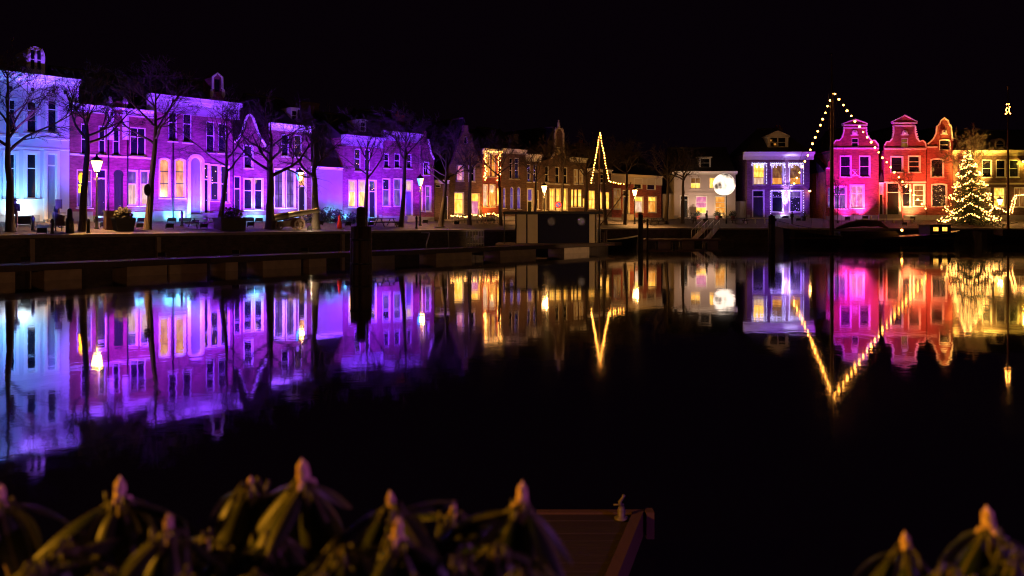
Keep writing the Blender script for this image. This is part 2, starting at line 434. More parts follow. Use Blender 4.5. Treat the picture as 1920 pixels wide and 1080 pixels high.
def window(par, r, rows=(0.5,), cols=1, rise=0.0, pane='glass', frame='trim', sash='trim', surround=0.0, sill=True, v=0.0, lower=None, label=None):
    u0, u1, z0, z1 = r
    loop = arc_loop(u0, u1, z0, z1, rise)
    fw = min(0.075, (u1-u0)*0.14)
    mb = MB()
    mb.prism(loop, v+0.06, v+0.16, 0, [list(reversed(shrink(loop, fw)))])
    iu0, iu1, iz0, iz1 = u0+fw, u1-fw, z0+fw, z1-fw
    hz = [iz0] + [iz0 + (iz1-iz0)*t for t in rows] + [iz1]
    bw = 0.030
    for t in hz[1:-1]: mb.box(iu0-0.002, iu1+0.002, v+0.075, v+0.135, t-bw, t+bw, 1)
    uu = [iu0 + (iu1-iu0)*i/cols for i in range(cols+1)]
    for a in uu[1:-1]:
        for i in range(len(hz)-1): mb.box(a-bw*0.8, a+bw*0.8, v+0.08, v+0.13, hz[i]+(bw if i else 0), hz[i+1]-(bw if i < len(hz)-2 else rise*0.0), 1)
    if surround:
        o = arc_loop(u0-surround, u1+surround, z0-0.02, z1+surround, rise*1.1 if rise else 0)
        mb.prism(o, v-0.045, v+0.03, 0, [list(reversed(arc_loop(u0+0.002, u1-0.002, z0+0.002, z1-0.002, rise)))])
    w = mb.build('window', [frame, sash], par)
    if label: w['label'] = label
    for i in range(len(hz)-1):
        for j in range(cols):
            a, b = uu[j] + (bw*0.6 if j else -0.004), uu[j+1] - (bw*0.6 if j < cols-1 else -0.004)
            c, d = hz[i] + (bw*0.7 if i else -0.004), hz[i+1] - (bw*0.7 if i < len(hz)-2 else -0.004)
            pm = pane if not (lower and i == 0) else lower
            t = MB()
            if rise and i == len(hz)-2 and cols == 1:
                t.prism(arc_loop(a, b, c, d, rise*0.9), v+0.10, v+0.115)
            else:
                t.box(a, b, v+0.10, v+0.115, c, d)
            t.build('pane', pm, w)
    if sill:
        t = MB(); e = surround if surround else 0.04
        t.profile([(v-0.12, z0-0.10), (v+0.05, z0-0.10), (v+0.05, z0-0.005), (v-0.12, z0-0.03)], u0-e-0.03, u1+e+0.03)
        t.build('sill', frame, w)
    return w

def door(par, r, rise=0.0, leaf='dark_paint', frame='trim', transom=0.25, surround=0.0, tpane='glass', v=0.0, label=None):
    u0, u1, z0, z1 = r
    loop = arc_loop(u0, u1, z0, z1, rise)
    fw = 0.08
    mb = MB()
    inner = shrink(loop, fw); inner = [(p[0], z0+0.004 if p[1] < z0+fw+0.01 else p[1]) for p in inner]
    mb.prism(loop, v+0.05, v+0.17, 0, [list(reversed(inner))])
    if surround:
        o = arc_loop(u0-surround, u1+surround, z0+0.003, z1+surround, rise*1.1 if rise else 0)
        mb.prism(o, v-0.06, v+0.03, 0, [list(reversed(arc_loop(u0+0.002, u1-0.002, z0+0.006, z1-0.002, rise)))])
    iu0, iu1 = u0+fw-0.004, u1-fw+0.004
    zt = z0 + (z1-z0)*(1-transom)
    if transom: mb.box(iu0, iu1, v+0.06, v+0.16, zt-0.05, zt+0.05)
    d = mb.build('door', [frame], par)
    if label: d['label'] = label
    lf = MB(); top = zt-0.045 if transom else z1-fw+0.004
    if transom or not rise: lf.box(iu0, iu1, v+0.10, v+0.15, z0+0.01, top)
    else: lf.prism(arc_loop(iu0, iu1, z0+0.01, top, rise*0.9), v+0.10, v+0.15)
    h = top - z0; w_ = iu1-iu0
    if w_ > 0.35:
        for a, b in ((0.06, 0.34), (0.42, 0.90 if transom else 0.75)):
            for q0, q1 in ((0.12, 0.46), (0.54, 0.88)):
                lf.box(iu0+w_*q0, iu0+w_*q1, v+0.08, v+0.11, z0+h*a, z0+h*b)
    lf.build('leaf', leaf, d)
    if transom:
        t = MB(); t.box(iu0, iu1, v+0.10, v+0.115, zt+0.045, z1-fw-rise*0.6+0.004); t.build('pane', tpane, d)
    t = MB(); t.ball((iu1-0.12, v+0.06, z0+1.0), 0.035, 6, 4); t.build('handle', 'steel', d)
    st = MB(); st.box(u0-0.25, u1+0.25, v-0.55, v+0.17, -0.35, max(0.12, z0-0.003)); st.build('door_step', 'coping', d)
    return d

def cornice(par, W, z, size=1.0, m='trim', e=0.35, frieze=0.5, v=0.0, brackets=0):
    s = size
    pr = [(v+0.06, z-frieze), (v-0.05, z-frieze), (v-0.05, z-frieze+0.06), (v-0.03, z-frieze+0.065), (v-0.03, z-0.22*s), (v-0.12*s, z-0.20*s), (v-0.14*s, z-0.12*s),
          (v-0.34*s, z-0.10*s), (v-0.38*s, z+0.02*s), (v-0.42*s, z+0.08*s), (v+0.06, z+0.08*s)]
    mb = MB(); mb.profile(list(reversed(pr)), -e, W+e)
    c = mb.build('cornice', m, par)
    for i in range(brackets):
        u = W*(i+0.5)/brackets; t = MB()
        t.profile([(v-0.028, z-0.42), (v-0.028, z-0.23), (v-0.26, z-0.125), (v-0.30, z-0.20), (v-0.12, z-0.40)], u-0.07, u+0.07)
        t.build('bracket', m, c)
    return c

def roof(par, W, z, depth, h, kind='along', m='roof', e=0.15, v0=0.05):
    mb = MB(); t = 0.12
    if kind == 'along':
        pr = [(v0, z), (v0+depth/2, z+h), (depth+0.2, z), (depth+0.2, z-t), (v0+depth/2, z+h-t*1.4), (v0, z-t)]
        mb.profile(list(reversed(pr)), -0.02, W+0.02)
        for s_ in (0, W): mb.add([(s_, v0+0.05, z-t), (s_, depth, z-t), (s_, v0+depth/2, z+h-t)], [(0, 1, 2)])
    elif kind == 'back':
        poly = [(-e, z-0.05), (W/2, z+h), (W+e, z-0.05), (W+e, z-0.05-t), (W/2, z+h-t*1.4), (-e, z-0.05-t)]
        mb.prism(list(reversed(poly)), v0, depth)
    elif kind == 'hip':
        i = min(W, depth)*0.32
        mb.add([(-e, v0-e, z), (W+e, v0-e, z), (W+e, depth+e, z), (-e, depth+e, z), (i, depth/2, z+h), (W-i, depth/2, z+h)],
               [(0, 1, 5, 4), (1, 2, 5), (2, 3, 4, 5), (3, 0, 4), (0, 3, 2, 1)])
    r = mb.build('roof', m, par)
    if kind in ('along', 'hip'):                       # courses of tiles as raised ridges on the front slope
        pass
    t = MB()
    if kind == 'along': t.tube([(-0.02, v0+depth/2, z+h), (W+0.02, v0+depth/2, z+h)], 0.13, 6)
    elif kind == 'back': t.tube([(W/2, v0+0.1, z+h), (W/2, depth, z+h)], 0.12, 6)
    else: t.tube([(min(W, depth)*0.32, depth/2, z+h), (W-min(W, depth)*0.32, depth/2, z+h)], 0.13, 6)
    t.build('ridge', m, r)
    return r

def chimney(par, u, v, z0, z1, w=0.8, d=0.6, m='brick_dark', pots=2):
    mb = MB(); mb.box(u-w/2, u+w/2, v-d/2, v+d/2, z0, z1-0.2); mb.box(u-w/2-0.06, u+w/2+0.06, v-d/2-0.06, v+d/2+0.06, z1-0.198, z1)
    c = mb.build('chimney', m, par)
    for i in range(pots):
        t = MB(); t.lathe([(0.11, z1-0.01), (0.13, z1+0.05), (0.10, z1+0.35), (0.12, z1+0.38)], 8, (u + (i-(pots-1)/2)*w*0.5, v, 0)); t.build('chimney_pot', 'brick_red', c)
    return c

class House:
    def __init__(s, name, label, row, x0, x1, ytop, zb=None, wall='brick_plum', depth=8.0, outline=None, p=0.0, group=None):
        s.row = row.off(p) if p else row
        s.u0 = s.row.u(x0); s.W = s.row.u(x1) - s.u0; s.wallm = wall
        s.zb = row.zf if zb is None else zb
        o = s.row.at(s.u0)
        s.root = thing(name, label, 'house', (o.x, o.y, s.zb), s.row.rz, group)
        s.xm = (x0+x1)/2
        s.H = s.row.z(s.xm, ytop) - s.zb
        s.outline = outline; s.depth = depth; s.open = []
    def uz(s, px, py): return (s.row.u(px) - s.u0, s.row.z(px, py) - s.zb)
    def rect(s, x0, y0, x1, y1):
        a = s.uz(x0, (y0+y1)/2); b = s.uz(x1, (y0+y1)/2); xm = (x0+x1)/2
        return (a[0], b[0], max(0.14, s.row.z(xm, y1)-s.zb), s.row.z(xm, y0)-s.zb)
    def win(s, x0, y0, x1, y1, **k): s.open.append(('w', s.rect(x0, y0, x1, y1), k)); return s
    def door(s, x0, y0, x1, y1, **k): s.open.append(('d', s.rect(x0, y0, x1, y1), k)); return s
    def make(s, plinth=0.5, eave=None):
        W_, H = s.W, s.H
        out = s.outline or [(0, -0.5), (W_, -0.5), (W_, H), (0, H)]
        s.out = out
        holes = [list(reversed(arc_loop(*r, k.get('rise', 0.0)))) for _, r, k in s.open]
        eave = H if eave is None else eave
        mb = MB()
        mb.prism(out, 0.0, 0.30, 0, holes)
        mb.box(0.003, W_-0.003, 0.26, s.depth, -0.5, eave-0.003)
        # a dark room behind each opening is closed by the wall of the body, panes stand in front of it
        s.wall = mb.build('wall', s.wallm, s.root)
        for kind, r, k in s.open:
            (window if kind == 'w' else door)(s.root, r, **k)
        if plinth:
            mb = MB(); segs = [0.0]
            ds = sorted([(r[0]-k.get('surround', 0)-0.26, r[1]+k.get('surround', 0)+0.26) for kd, r, k in s.open if kd == 'd'])
            cur = 0.004
            for a, b in ds:
                if a > cur + 0.05: mb.box(cur, a, -0.05, 0.02, -0.4, plinth)
                cur = max(cur, b)
            if cur < W_-0.05: mb.box(cur, W_-0.004, -0.05, 0.02, -0.4, plinth)
            if mb.v: mb.build('plinth', 'plinth', s.root)
        return s
    def band(s, py0, py1, m='trim', proud=0.05, name='string_course'):
        z0, z1 = s.row.z(s.xm, py1)-s.zb, s.row.z(s.xm, py0)-s.zb
        mb = MB(); mb.profile([(0.02, z0), (0.02, z1), (-proud, z1-0.02), (-proud*1.2, z0+0.02)][::-1], 0.002, s.W-0.002); return mb.build(name, m, s.root)
    def cornice(s, **k): return cornice(s.root, s.W, s.H, **k)
    def roof(s, h=3.0, kind='along', z=None, **k): return roof(s.root, s.W, (s.H if z is None else z), s.depth, h, kind, **k)
    def chim(s, px, ytop, v=4.0, z0=None, **k):
        rr = s.row.off(-v); u = rr.u(px) - s.u0; z1 = rr.z(px, ytop) - s.zb
        return chimney(s.root, u, v, (s.H if z0 is None else z0)-0.2, z1, **k)
    def dormer(s, x0, x1, y0, y1, v=0.8, shape='flat', m='trim', pane='glass', cols=1, depth=2.2):
        rr = s.row.off(-v)
        u0, u1 = rr.u(x0)-s.u0, rr.u(x1)-s.u0; xm = (x0+x1)/2
        z1, z0 = rr.z(xm, y0)-s.zb, rr.z(xm, y1)-s.zb
        w = u1-u0; mb = MB()
        fz = w*(0.22 if shape == 'arch' and cols > 1 else 0.14); gp = 0.06 if shape != 'arch' else w*0.07
        if shape == 'flat':
            out = [(u0, z0), (u1, z0), (u1, z1), (u0, z1)]; top = z1-0.14
        elif shape == 'gable':
            zg = z1 - w*0.24
            out = [(u0, z0), (u1, z0), (u1, zg), ((u0+u1)/2, z1), (u0, zg)]; top = zg-0.16
        else:
            out = arc_loop(u0, u1, z0, z1, w/2*0.98, 12); top = z1-w*0.22
        holes = []
        rects = []
        for i in range(cols):
            a = u0 + fz + (w-2*fz)*i/cols + (gp if i else 0); b = u0 + fz + (w-2*fz)*(i+1)/cols - (gp if i < cols-1 else 0)
            rects.append((a, b, z0+(z1-z0)*0.22, top)); 
        rise = (rects[0][1]-rects[0][0])/2*0.95 if shape == 'arch' else 0
        holes = [list(reversed(arc_loop(*r, rise))) for r in rects]
        mb.prism(out, v, v+depth, 0, holes)
        if shape == 'flat': mb.box(u0-0.14, u1+0.14, v-0.16, v+depth, z1+0.002, z1+0.14)
        if shape == 'gable':
            c = (u0+u1)/2
            mb.prism([(u0-0.18, zg-0.02), (c, z1+0.02), (u1+0.18, zg-0.02), (u1+0.18, zg+0.13), (c, z1+0.19), (u0-0.18, zg+0.13)], v-0.15, v+depth)
            mb.prism([(u0-0.12, zg-0.14), (u1+0.12, zg-0.14), (u1+0.12, zg-0.024), (u0-0.12, zg-0.024)], v-0.10, v-0.003)
        d = mb.build('dormer', m, s.root)
        for r in rects:
            t = MB(); t.prism(arc_loop(*r, rise), v+0.08, v+0.10); 
            t.box(r[0], r[1], v+0.04, v+0.078, (r[2]+r[3])/2-0.03, (r[2]+r[3])/2+0.03, 1)
            t.build('window', [pane, m], d)
        return d

def outl(h, pts):
    """outline traced on the facade from photo points, first at the left foot, last at the right foot"""
    r = [h.uz(*p) for p in pts]
    return [(0, -0.5), (h.W, -0.5)] + [(min(h.W, max(0, q[0])), q[1]) for q in r]
def ring(h, pts, w, m='trim', name='gable_trim', v0=-0.09, v1=0.02):
    """a moulded strip following points on the facade"""
    q = [h.uz(*p) for p in pts]; a, b = [], []
    for i, p in enumerate(q):
        t = Vector(q[min(i+1, len(q)-1)]) - Vector(q[max(i-1, 0)]); t = t.normalized() if t.length else Vector((1, 0)); n = Vector((-t.y, t.x))*w/2
        a.append((p[0]+n.x, p[1]+n.y)); b.append((p[0]-n.x, p[1]-n.y))
    mb = MB(); n = len(q)
    vs = [(p[0], v0, p[1]) for p in a] + [(p[0], v0, p[1]) for p in b] + [(p[0], v1, p[1]) for p in a] + [(p[0], v1, p[1]) for p in b]
    fs = []
    for i in range(n-1):
        fs += [(i, i+1, n+i+1, n+i), (i, 2*n+i, 2*n+i+1, i+1), (n+i, n+i+1, 3*n+i+1, 3*n+i)]
    fs += [(0, n, 3*n, 2*n), (n-1, 3*n-1, 4*n-1, 2*n-1)]
    mb.add(vs, fs); return mb.build(name, m, h.root)

# ------------------------------------------------------------------ houses, left row
h = House('mansion', 'tall white stucco mansion lit cyan and violet with a round headed dormer', L, -95, 130, 145, wall='stucco', depth=11)
h.H = L.z(67, 145) - h.zb
for x0, x1 in ((17, 29), (50, 69), (89, 107)):
    sr = 0.22 if x0 == 50 else 0.14
    h.win(x0, 187 if x0 != 50 else 189, x1, 249, rows=(0.72,), surround=sr, rise=0.0 if x0 != 50 else 0.12)
    if x0 < 89: h.win(x0 if x0 > 20 else 11, 288, x1, 372, rows=(0.68,), surround=0.2)
h.win(-25, 187, -8, 249, rows=(0.72,), surround=0.14).win(-28, 288, -10, 372, rows=(0.68,), surround=0.2)
h.door(88, 288, 106, 416, leaf='door_blue', transom=0.18, tpane='door_blue', surround=0.2, label='tall pale double height door')
h.make(plinth=0.45)
h.cornice(size=1.5, frieze=1.5, e=0.6, brackets=16)
h.band(252, 257); h.band(273, 277, proud=0.04)
t = MB()
for px in (61, 100, 122, 20):                          # small attic vents in the frieze
    a = h.uz(px-3, 160+px*0.08); b = h.uz(px+3, 167+px*0.08); t.box(a[0], b[0], -0.07, 0.03, b[1], a[1])
t.build('attic_vent', 'iron', h.root)
h.roof(1.6, 'along')
h.dormer(50, 84.5, 87, 142, v=0.9, shape='arch', m='stucco', cols=2, depth=3.0)

h = House('brick_house', 'pink lit brick house with two pinnacles on its parapet and a dark arched doorway', L, 130.6, 287.5, 202, wall='brick_pink', depth=9)
h.win(152, 232, 165, 290).win(185, 236, 198, 290).win(211.5, 238, 225, 292).win(244, 239, 273.5, 293, cols=2, rows=(0.68,))
h.win(144, 318, 173, 389, rows=(0.7,), cols=2, pane='dim', lower='lilac').door(181, 317, 200, 405, transom=0.2)
h.door(214, 318, 231, 412, rise=0.55, leaf='dark_paint', transom=0, surround=0.0, frame='dark_paint', label='dark round arched doorway')
h.win(239.6, 319.5, 257.5, 385, rows=(0.62,), pane='lilac', lower='warm_white', surround=0.05).win(263.5, 320, 279.5, 385, rows=(0.62,), pane='lilac', lower='warm_white', surround=0.05)
h.make(plinth=0.7); h.band(291, 295); h.band(212, 215, proud=0.06)
h.cornice(size=0.55, frieze=0.35, e=0.0, m='trim')
for px in (207, 235):                                  # turned pinnacles of the parapet
    u, z = h.uz(px, 206); t = MB()
    t.box(u-0.22, u+0.22, -0.1, 0.32, z-2.2, z); t.lathe([(0.20, z), (0.24, z+0.1), (0.12, z+0.2), (0.25, z+0.5), (0.24, z+0.62), (0.1, z+0.8), (0.14, z+0.9), (0.02, z+1.05)], 8, (u, 0.1, 0)); t.build('pinnacle', 'trim', h.root)
u0, z = h.uz(211, 205); u1, _ = h.uz(232, 205)
t = MB(); a = arc_loop(u0, u1, z-0.25, z+0.65, (u1-u0)*0.4, 10); t.prism(a, -0.06, 0.25); t.build('parapet_arch', 'brick_pink', h.root)
t = MB()
for px in (203, 239): u, _ = h.uz(px, 300); t.tube([(u, -0.06, 0.1), (u, -0.06, h.H-0.4)], 0.05, 6)
t.build('downpipe', 'iron', h.root)
h.roof(3.2)

h = House('brick_house', 'large purple lit brick house with wide white cornice, two amber windows and tall arched door', L, 288, 438, 189, wall='brick_plum', depth=10)
h.win(316, 206, 332, 264.5, rows=(0.6,)).win(343, 208.5, 359.5, 267, rows=(0.6,)).win(387, 228, 402.5, 286, rows=(0.55,)).win(409.5, 231, 424.5, 287, rows=(0.55,))
h.win(299, 297, 318, 371, rows=(0.36, 0.68), rise=0.14, pane='warm', sash='dark_paint', surround=0.06, label='amber lit arched sash window')
h.win(328.5, 298, 347, 371, rows=(0.36, 0.68), rise=0.14, pane='warm', sash='dark_paint', surround=0.06, label='amber lit arched sash window')
h.door(357, 294, 378, 402, rise=0.42, leaf='door_blue', transom=0, surround=0.22, label='tall pale arched door')
h.door(380.5, 307, 392, 399, transom=0.32, leaf='glass', surround=0.05, tpane='fairy').win(395, 309, 410.5, 376, rows=(0.5,), pane='fairy', surround=0.05).win(414, 311, 429.5, 379, rows=(0.5,), pane='fairy', surround=0.05)
h.make(plinth=0.8); h.cornice(size=1.6, frieze=1.15, e=0.5, brackets=14, m='cornice_paint'); h.roof(2.4)
t = MB()
for px in (324, 437): u, _ = h.uz(px, 300); t.tube([(u, -0.06, 0.1), (u, -0.06, h.H-1.2)], 0.05, 6)
t.build('downpipe', 'iron', h.root)
# neck gable dormer with scrolled wings
rr = L.off(-0.9); f = lambda px, py: (rr.u(px)-h.u0, rr.z(px, py)-h.zb)
pts = [(396, 188), (420, 188), (418.5, 173), (415.5, 167), (415.5, 145), (407.5, 136.5), (399.5, 144), (399.5, 167), (395.5, 172)]
t = MB(); ol = [f(*p) for p in pts]; t.prism(ol, 0.9, 2.6, 0, [[f(402, 172), f(413, 172), f(413, 149), f(402, 148)][::-1]])
dm = t.build('dormer', 'brick_plum', h.root)
t = MB(); t.box(f(402, 172)[0], f(413, 172)[0], 1.0, 1.03, f(402, 172)[1], f(402, 148)[1]); t.build('window', 'glass', dm)
t = MB()
tt = [f(*p) for p in [(398.5, 167), (398.5, 144.5), (407.5, 137), (416.5, 145), (416.5, 167)]]
t.tube([(p[0], 0.85, p[1]) for p in tt], 0.10, 5)
for px in (396.5, 418.5): q = f(px, 175); t.ball((q[0], 0.86, q[1]), 0.22, 8, 5, sz=(0.8, 0.6, 1.7))
t.build('gable_trim', 'trim', dm)

h = House('gable_house', 'narrow purple lit house with a curved bell gable between two bare lime trees', L, 438.5, 500, 277, wall='brick_plum', depth=10)
h.outline = outl(h, [(500, 279), (494.5, 269), (488, 259), (483, 249), (479.5, 236), (477, 228), (472.5, 218), (468, 215), (463, 218), (458.5, 229), (456, 240), (453, 250), (448, 258), (443, 264), (438.5, 268)])
h.win(457.5, 273, 473.5, 315, rows=(0.5,), cols=1, surround=0.05).door(438.8, 330, 452, 398, transom=0.35, surround=0.0).win(457.5, 335, 473.5, 393, rows=(0.62,), surround=0.06).win(477.5, 335, 492.5, 393, rows=(0.62,), surround=0.06)
h.make(plinth=0.5, eave=L.z(469, 283)-h.zb)
ring(h, [(499.5, 278), (494.5, 268), (488, 258), (483, 248), (479.5, 236), (477, 228), (472.5, 218), (468, 214.5), (463, 218), (458.5, 229), (456, 240), (453, 250), (448, 257), (443, 263), (439, 267)], 0.16)
h.roof(4.2, 'back', z=L.z(469, 283)-h.zb, e=0.0, v0=0.35)

h = House('brick_house', 'purple lit brick house behind the cannon with a small dormer and one amber fanlight', L, 507, 583, 236, wall='brick_plum', depth=9)
h.win(528, 252, 542, 293, rows=(0.55,)).win(552, 253, 566, 294, rows=(0.55,), pane='fairy')
h.win(515, 317, 532, 390, rows=(0.35, 0.7), cols=2, pane='lilac', sash='dark_paint', surround=0.06).win(537, 317, 553, 390, rows=(0.35, 0.7), cols=2, pane='lilac', sash='dark_paint', surround=0.06)
h.door(559.5, 317, 573.5, 406, transom=0.36, tpane='warm', surround=0.05, leaf='dark_paint')
h.make(plinth=0.5); h.cornice(size=1.0, frieze=0.5, e=0.12); h.roof(3.0)
h.dormer(546, 558, 205, 231, v=1.2)
h.chim(575, 193, v=6.5, w=2.0, d=1.2, m='brick_dark', pots=0)

h = House('garden_shed', 'low pale plastered outbuilding glowing blue between two purple houses', L, 583.6, 642.4, 314, wall='grey_stucco', depth=6)
h.root['category'] = 'outbuilding'
h.make(plinth=0.0); h.cornice(size=0.35, frieze=0.2, e=0.0); h.roof(4.3)

h = House('brick_house', 'purple lit brick house with three lit ground windows just right of the low outbuilding', L, 643, 716, 258, wall='brick_plum', depth=9)
h.win(665, 279, 676.5, 321, rows=(0.55,), pane='fairy').win(684, 280, 694, 321, rows=(0.55,)).win(654, 338, 667.5, 388, rows=(0.6,), pane='warm_white', lower='yellow', surround=0.06).win(672.5, 338, 686, 388, rows=(0.6,), pane='warm_white', lower='yellow', surround=0.06)
h.door(692, 338, 705, 408, transom=0.3, surround=0.06, tpane='fairy')
h.make(plinth=0.6); h.cornice(size=1.2, frieze=0.85, e=0.15, m='cornice_paint'); h.roof(2.6); h.dormer(675, 686.5, 227, 250, v=1.3)

h = House('brick_house', 'purple lit brick house with one tall lit chimney and lilac windows behind a forked tree', L, 716.6, 788, 250, wall='brick_plum', depth=9)
h.win(720, 288, 730, 315, rows=(0.5,)).win(739.5, 288, 750.5, 315, rows=(0.5,)).win(763, 289, 772, 316, rows=(0.5,))
h.win(717.8, 335, 731, 386, rows=(0.6,), pane='violet_fairy', lower='lilac', surround=0.04).win(738.5, 335, 752.5, 386, rows=(0.6,), pane='lilac', lower='lilac', surround=0.05)
h.door(761, 338, 773, 405, transom=0.3, surround=0.05, tpane='warm_white', leaf='door_blue')
h.make(plinth=0.5); h.cornice(size=1.0, frieze=0.8, e=0.1, m='cornice_paint'); h.roof(2.6); h.chim(746, 216, v=3.2, w=1.0, d=0.7, m='brick_red', pots=1)

h = House('gable_house', 'slim violet lit house with a spout gable, last of the purple row', L, 788.6, 814, 293, wall='brick_plum', depth=9, p=0.25)
h.outline = outl(h, [(814, 300), (812, 294), (809, 290), (802.5, 262), (799.5, 262), (799.5, 246), (794.5, 245), (794, 258), (791, 262), (788.6, 275)])
h.win(794, 304, 804, 328, rows=(0.5,), cols=2, surround=0.06).win(789.4, 349, 793.5, 395, rows=(0.6,), pane='pink').win(798, 349, 807.5, 396, rows=(0.6,), pane='lilac', surround=0.06)
h.make(plinth=0.4, eave=L.z(800, 300)-h.zb); h.roof(3.2, 'back', z=L.z(800, 303)-h.zb, e=0, v0=0.35)
ring(h, [(813.6, 299), (811, 293), (808.5, 288), (802.5, 261)], 0.14)

# ------------------------------------------------------------------ houses, middle row
h = House('passage_house', 'low dark house front with a violet lintel beside the tall dim spout gable', L, 814.6, 842, 338, wall='brick_dark', depth=6, p=-0.6)
h.door(832, 368, 840.5, 411, transom=0.0, frame='trim').win(817, 346, 827, 352, sill=False, rows=())
h.make(plinth=0); h.cornice(size=0.4, frieze=0.35, e=0); h.roof(2.0)

h = House('gable_house', 'tall dim brown house with a narrow spout gable and yellow and pink lit ground windows', C, 842, 904, 309, wall='brick_dark', depth=10)
h.outline = outl(h, [(904, 309), (897, 294), (886, 262), (878, 246), (878, 235), (869, 235), (869, 246), (861, 262), (849, 300), (842, 312)])
h.win(857, 310, 869, 339, rows=(0.5,), pane='pink', surround=0.05).win(879, 311, 890, 340, rows=(0.5,), surround=0.05)
h.win(870, 256, 877, 270, rows=(), sill=False)
h.win(852, 361, 869, 401, rows=(0.7,), pane='yellow', surround=0.05).win(884, 363, 898, 402, rows=(0.65,), pane='yellow', lower='pink', surround=0.05)
h.make(plinth=0.4, eave=C.z(873, 316)-h.zb); h.roof(5.5, 'back', z=C.z(873, 316)-h.zb, e=0, v0=0.35)

h = House('brick_house', 'brick house wrapped in amber fairy lights next to the dim spout gable', C, 904.6, 939, 281, wall='brick_red', depth=9)
h.win(912.5, 288, 919.5, 331, rows=(0.5,), pane='warm').win(922, 289, 929.5, 331, rows=(0.5,), pane='warm').win(906, 346, 914, 387, rows=(0.68,), pane='warm_white', lower='warm_white', surround=0.04).win(918, 346, 928, 387, rows=(0.68,), pane='warm_white', lower='warm', surround=0.04)
h.win(932, 352, 937.5, 384, rows=(0.6,), pane='yellow')
h.make(plinth=0.4); h.cornice(size=0.8, frieze=0.5, e=0.05); h.roof(2.6); h.chim(923, 258, v=3.2, w=0.9)
amber_house = h

h = House('brick_house', 'dark brick house with three violet lit arched ground windows and unlit upper floor', C, 941, 986, 281, wall='brick_dark', depth=9)
h.win(955, 296, 961, 335, rows=(0.4, 0.75)).win(965, 296, 973, 335, rows=(0.4, 0.75), pane='violet_fairy')
h.win(943.5, 352, 948.5, 390, rows=(0.6,), rise=0.2, pane='lilac').win(956.5, 350, 963.5, 392, rows=(0.6,), rise=0.22, pane='lilac').win(969.5, 350, 977, 392, rows=(0.6,), rise=0.22, pane='lilac')
h.make(plinth=0.4); h.cornice(size=0.8, frieze=0.45, e=0.05); h.roof(2.8); h.chim(964.5, 252, v=3, w=0.7, m='grey_stucco', pots=0)
h = House('brick_house', 'dark brick house with tiny violet fairy lights upstairs behind the trees', C, 986.6, 1014, 291, wall='brick_dark', depth=9)
h.win(988.6, 308, 995, 341, rows=(0.5,), pane='violet_fairy').win(1000, 310, 1005.5, 341, rows=(0.5,), pane='violet_fairy')
h.door(989, 354, 998.5, 405, transom=0.45, tpane='lilac', leaf='dark_paint', surround=0.08).win(1003, 357, 1011, 392, rows=(0.5,), pane='dim')
h.make(plinth=0.4); h.cornice(size=1.1, frieze=0.75, e=0.1); h.roof(2.6)

h = House('gable_house', 'house with a tall slender neck gable topped by a statue and yellow ground windows', C, 1014.6, 1069, 300, wall='brick_dark', depth=10)
h.outline = outl(h, [(1069, 303), (1062, 299), (1058, 292), (1056, 282), (1056, 250), (1053, 242), (1044, 242), (1041, 250), (1041, 282), (1038, 291), (1033, 298), (1014.6, 302)])
h.win(1044, 276, 1053, 291, rows=(), pane='dim', sill=False).win(1022, 312, 1029, 342, rows=(0.5,)).win(1041, 313, 1049, 344, rows=(0.5,)).win(1057, 314, 1064, 345, rows=(0.5,))
h.win(1030.5, 354, 1039.5, 394, rows=(0.65,), pane='yellow', cols=2, surround=0.06).win(1043, 354, 1050.5, 394, rows=(0.65,), pane='yellow', surround=0.06).win(1055, 354, 1063, 394, rows=(0.65,), pane='yellow', surround=0.06)
h.win(1017.5, 358, 1025, 394, rows=(0.65,), pane='dim')
h.make(plinth=0.4, eave=C.z(1042, 303)-h.zb); h.roof(4.2, 'back', z=C.z(1042, 304)-h.zb, e=0, v0=0.35); h.band(343, 347, 'grey_stucco')
ring(h, [(1062, 298), (1058, 291), (1056.2, 282), (1056.2, 250), (1053, 242)], 0.2, 'cream'); ring(h, [(1044, 242), (1041, 250), (1041, 282), (1038, 290), (1033, 297)], 0.2, 'cream')
u, z = h.uz(1048.5, 242); t = MB()
t.box(u-0.4, u+0.4, -0.1, 0.32, z+0.003, z+0.15); t.lathe([(0.16, z+0.15), (0.22, z+0.3), (0.17, z+0.55), (0.2, z+0.75), (0.07, z+0.85), (0.11, z+0.95), (0.09, z+1.08), (0.01, z+1.12)], 8, (u, 0.1, 0)); t.build('statue', 'cream', h.root)
for px in (1042, 1055):
    u, z = h.uz(px, 246); t = MB(); t.lathe([(0.1, z), (0.16, z+0.15), (0.05, z+0.35), (0.01, z+0.5)], 6, (u, 0.0, 0)); t.build('finial', 'cream', h.root)

h = House('brick_house', 'brown brick house with a band of narrow lit ground windows right of the statue gable', C, 1069.6, 1099, 297, wall='brick_dark', depth=9)
h.win(1076.5, 318, 1082, 345, rows=(0.5,), pane='dim', surround=0.06).win(1087, 318, 1092.5, 345, rows=(0.5,), pane='dim', surround=0.06)
h.win(1071, 355, 1075.5, 388, rows=(0.6,), pane='yellow').win(1077, 355, 1082.5, 388, rows=(0.6,), pane='yellow').win(1084, 355, 1091, 388, rows=(0.6,), pane='yellow').win(1093, 372, 1096.5, 388, rows=(), pane='yellow')
h.make(plinth=0.3); h.cornice(size=0.9, frieze=0.5, e=0.08); h.roof(3.0); h.chim(1089, 268, v=3, w=0.8)
h = House('brick_house', 'dim brown house behind the lit triangle of bulbs with three yellow ground windows', C, 1099.6, 1147, 318, wall='brick_dark', depth=8)
h.win(1104, 357, 1116, 392, rows=(0.5,), pane='yellow', cols=2).win(1122.5, 360, 1130, 392, rows=(0.6,), pane='yellow').win(1135.5, 360, 1143, 392, rows=(0.5,), pane='yellow')
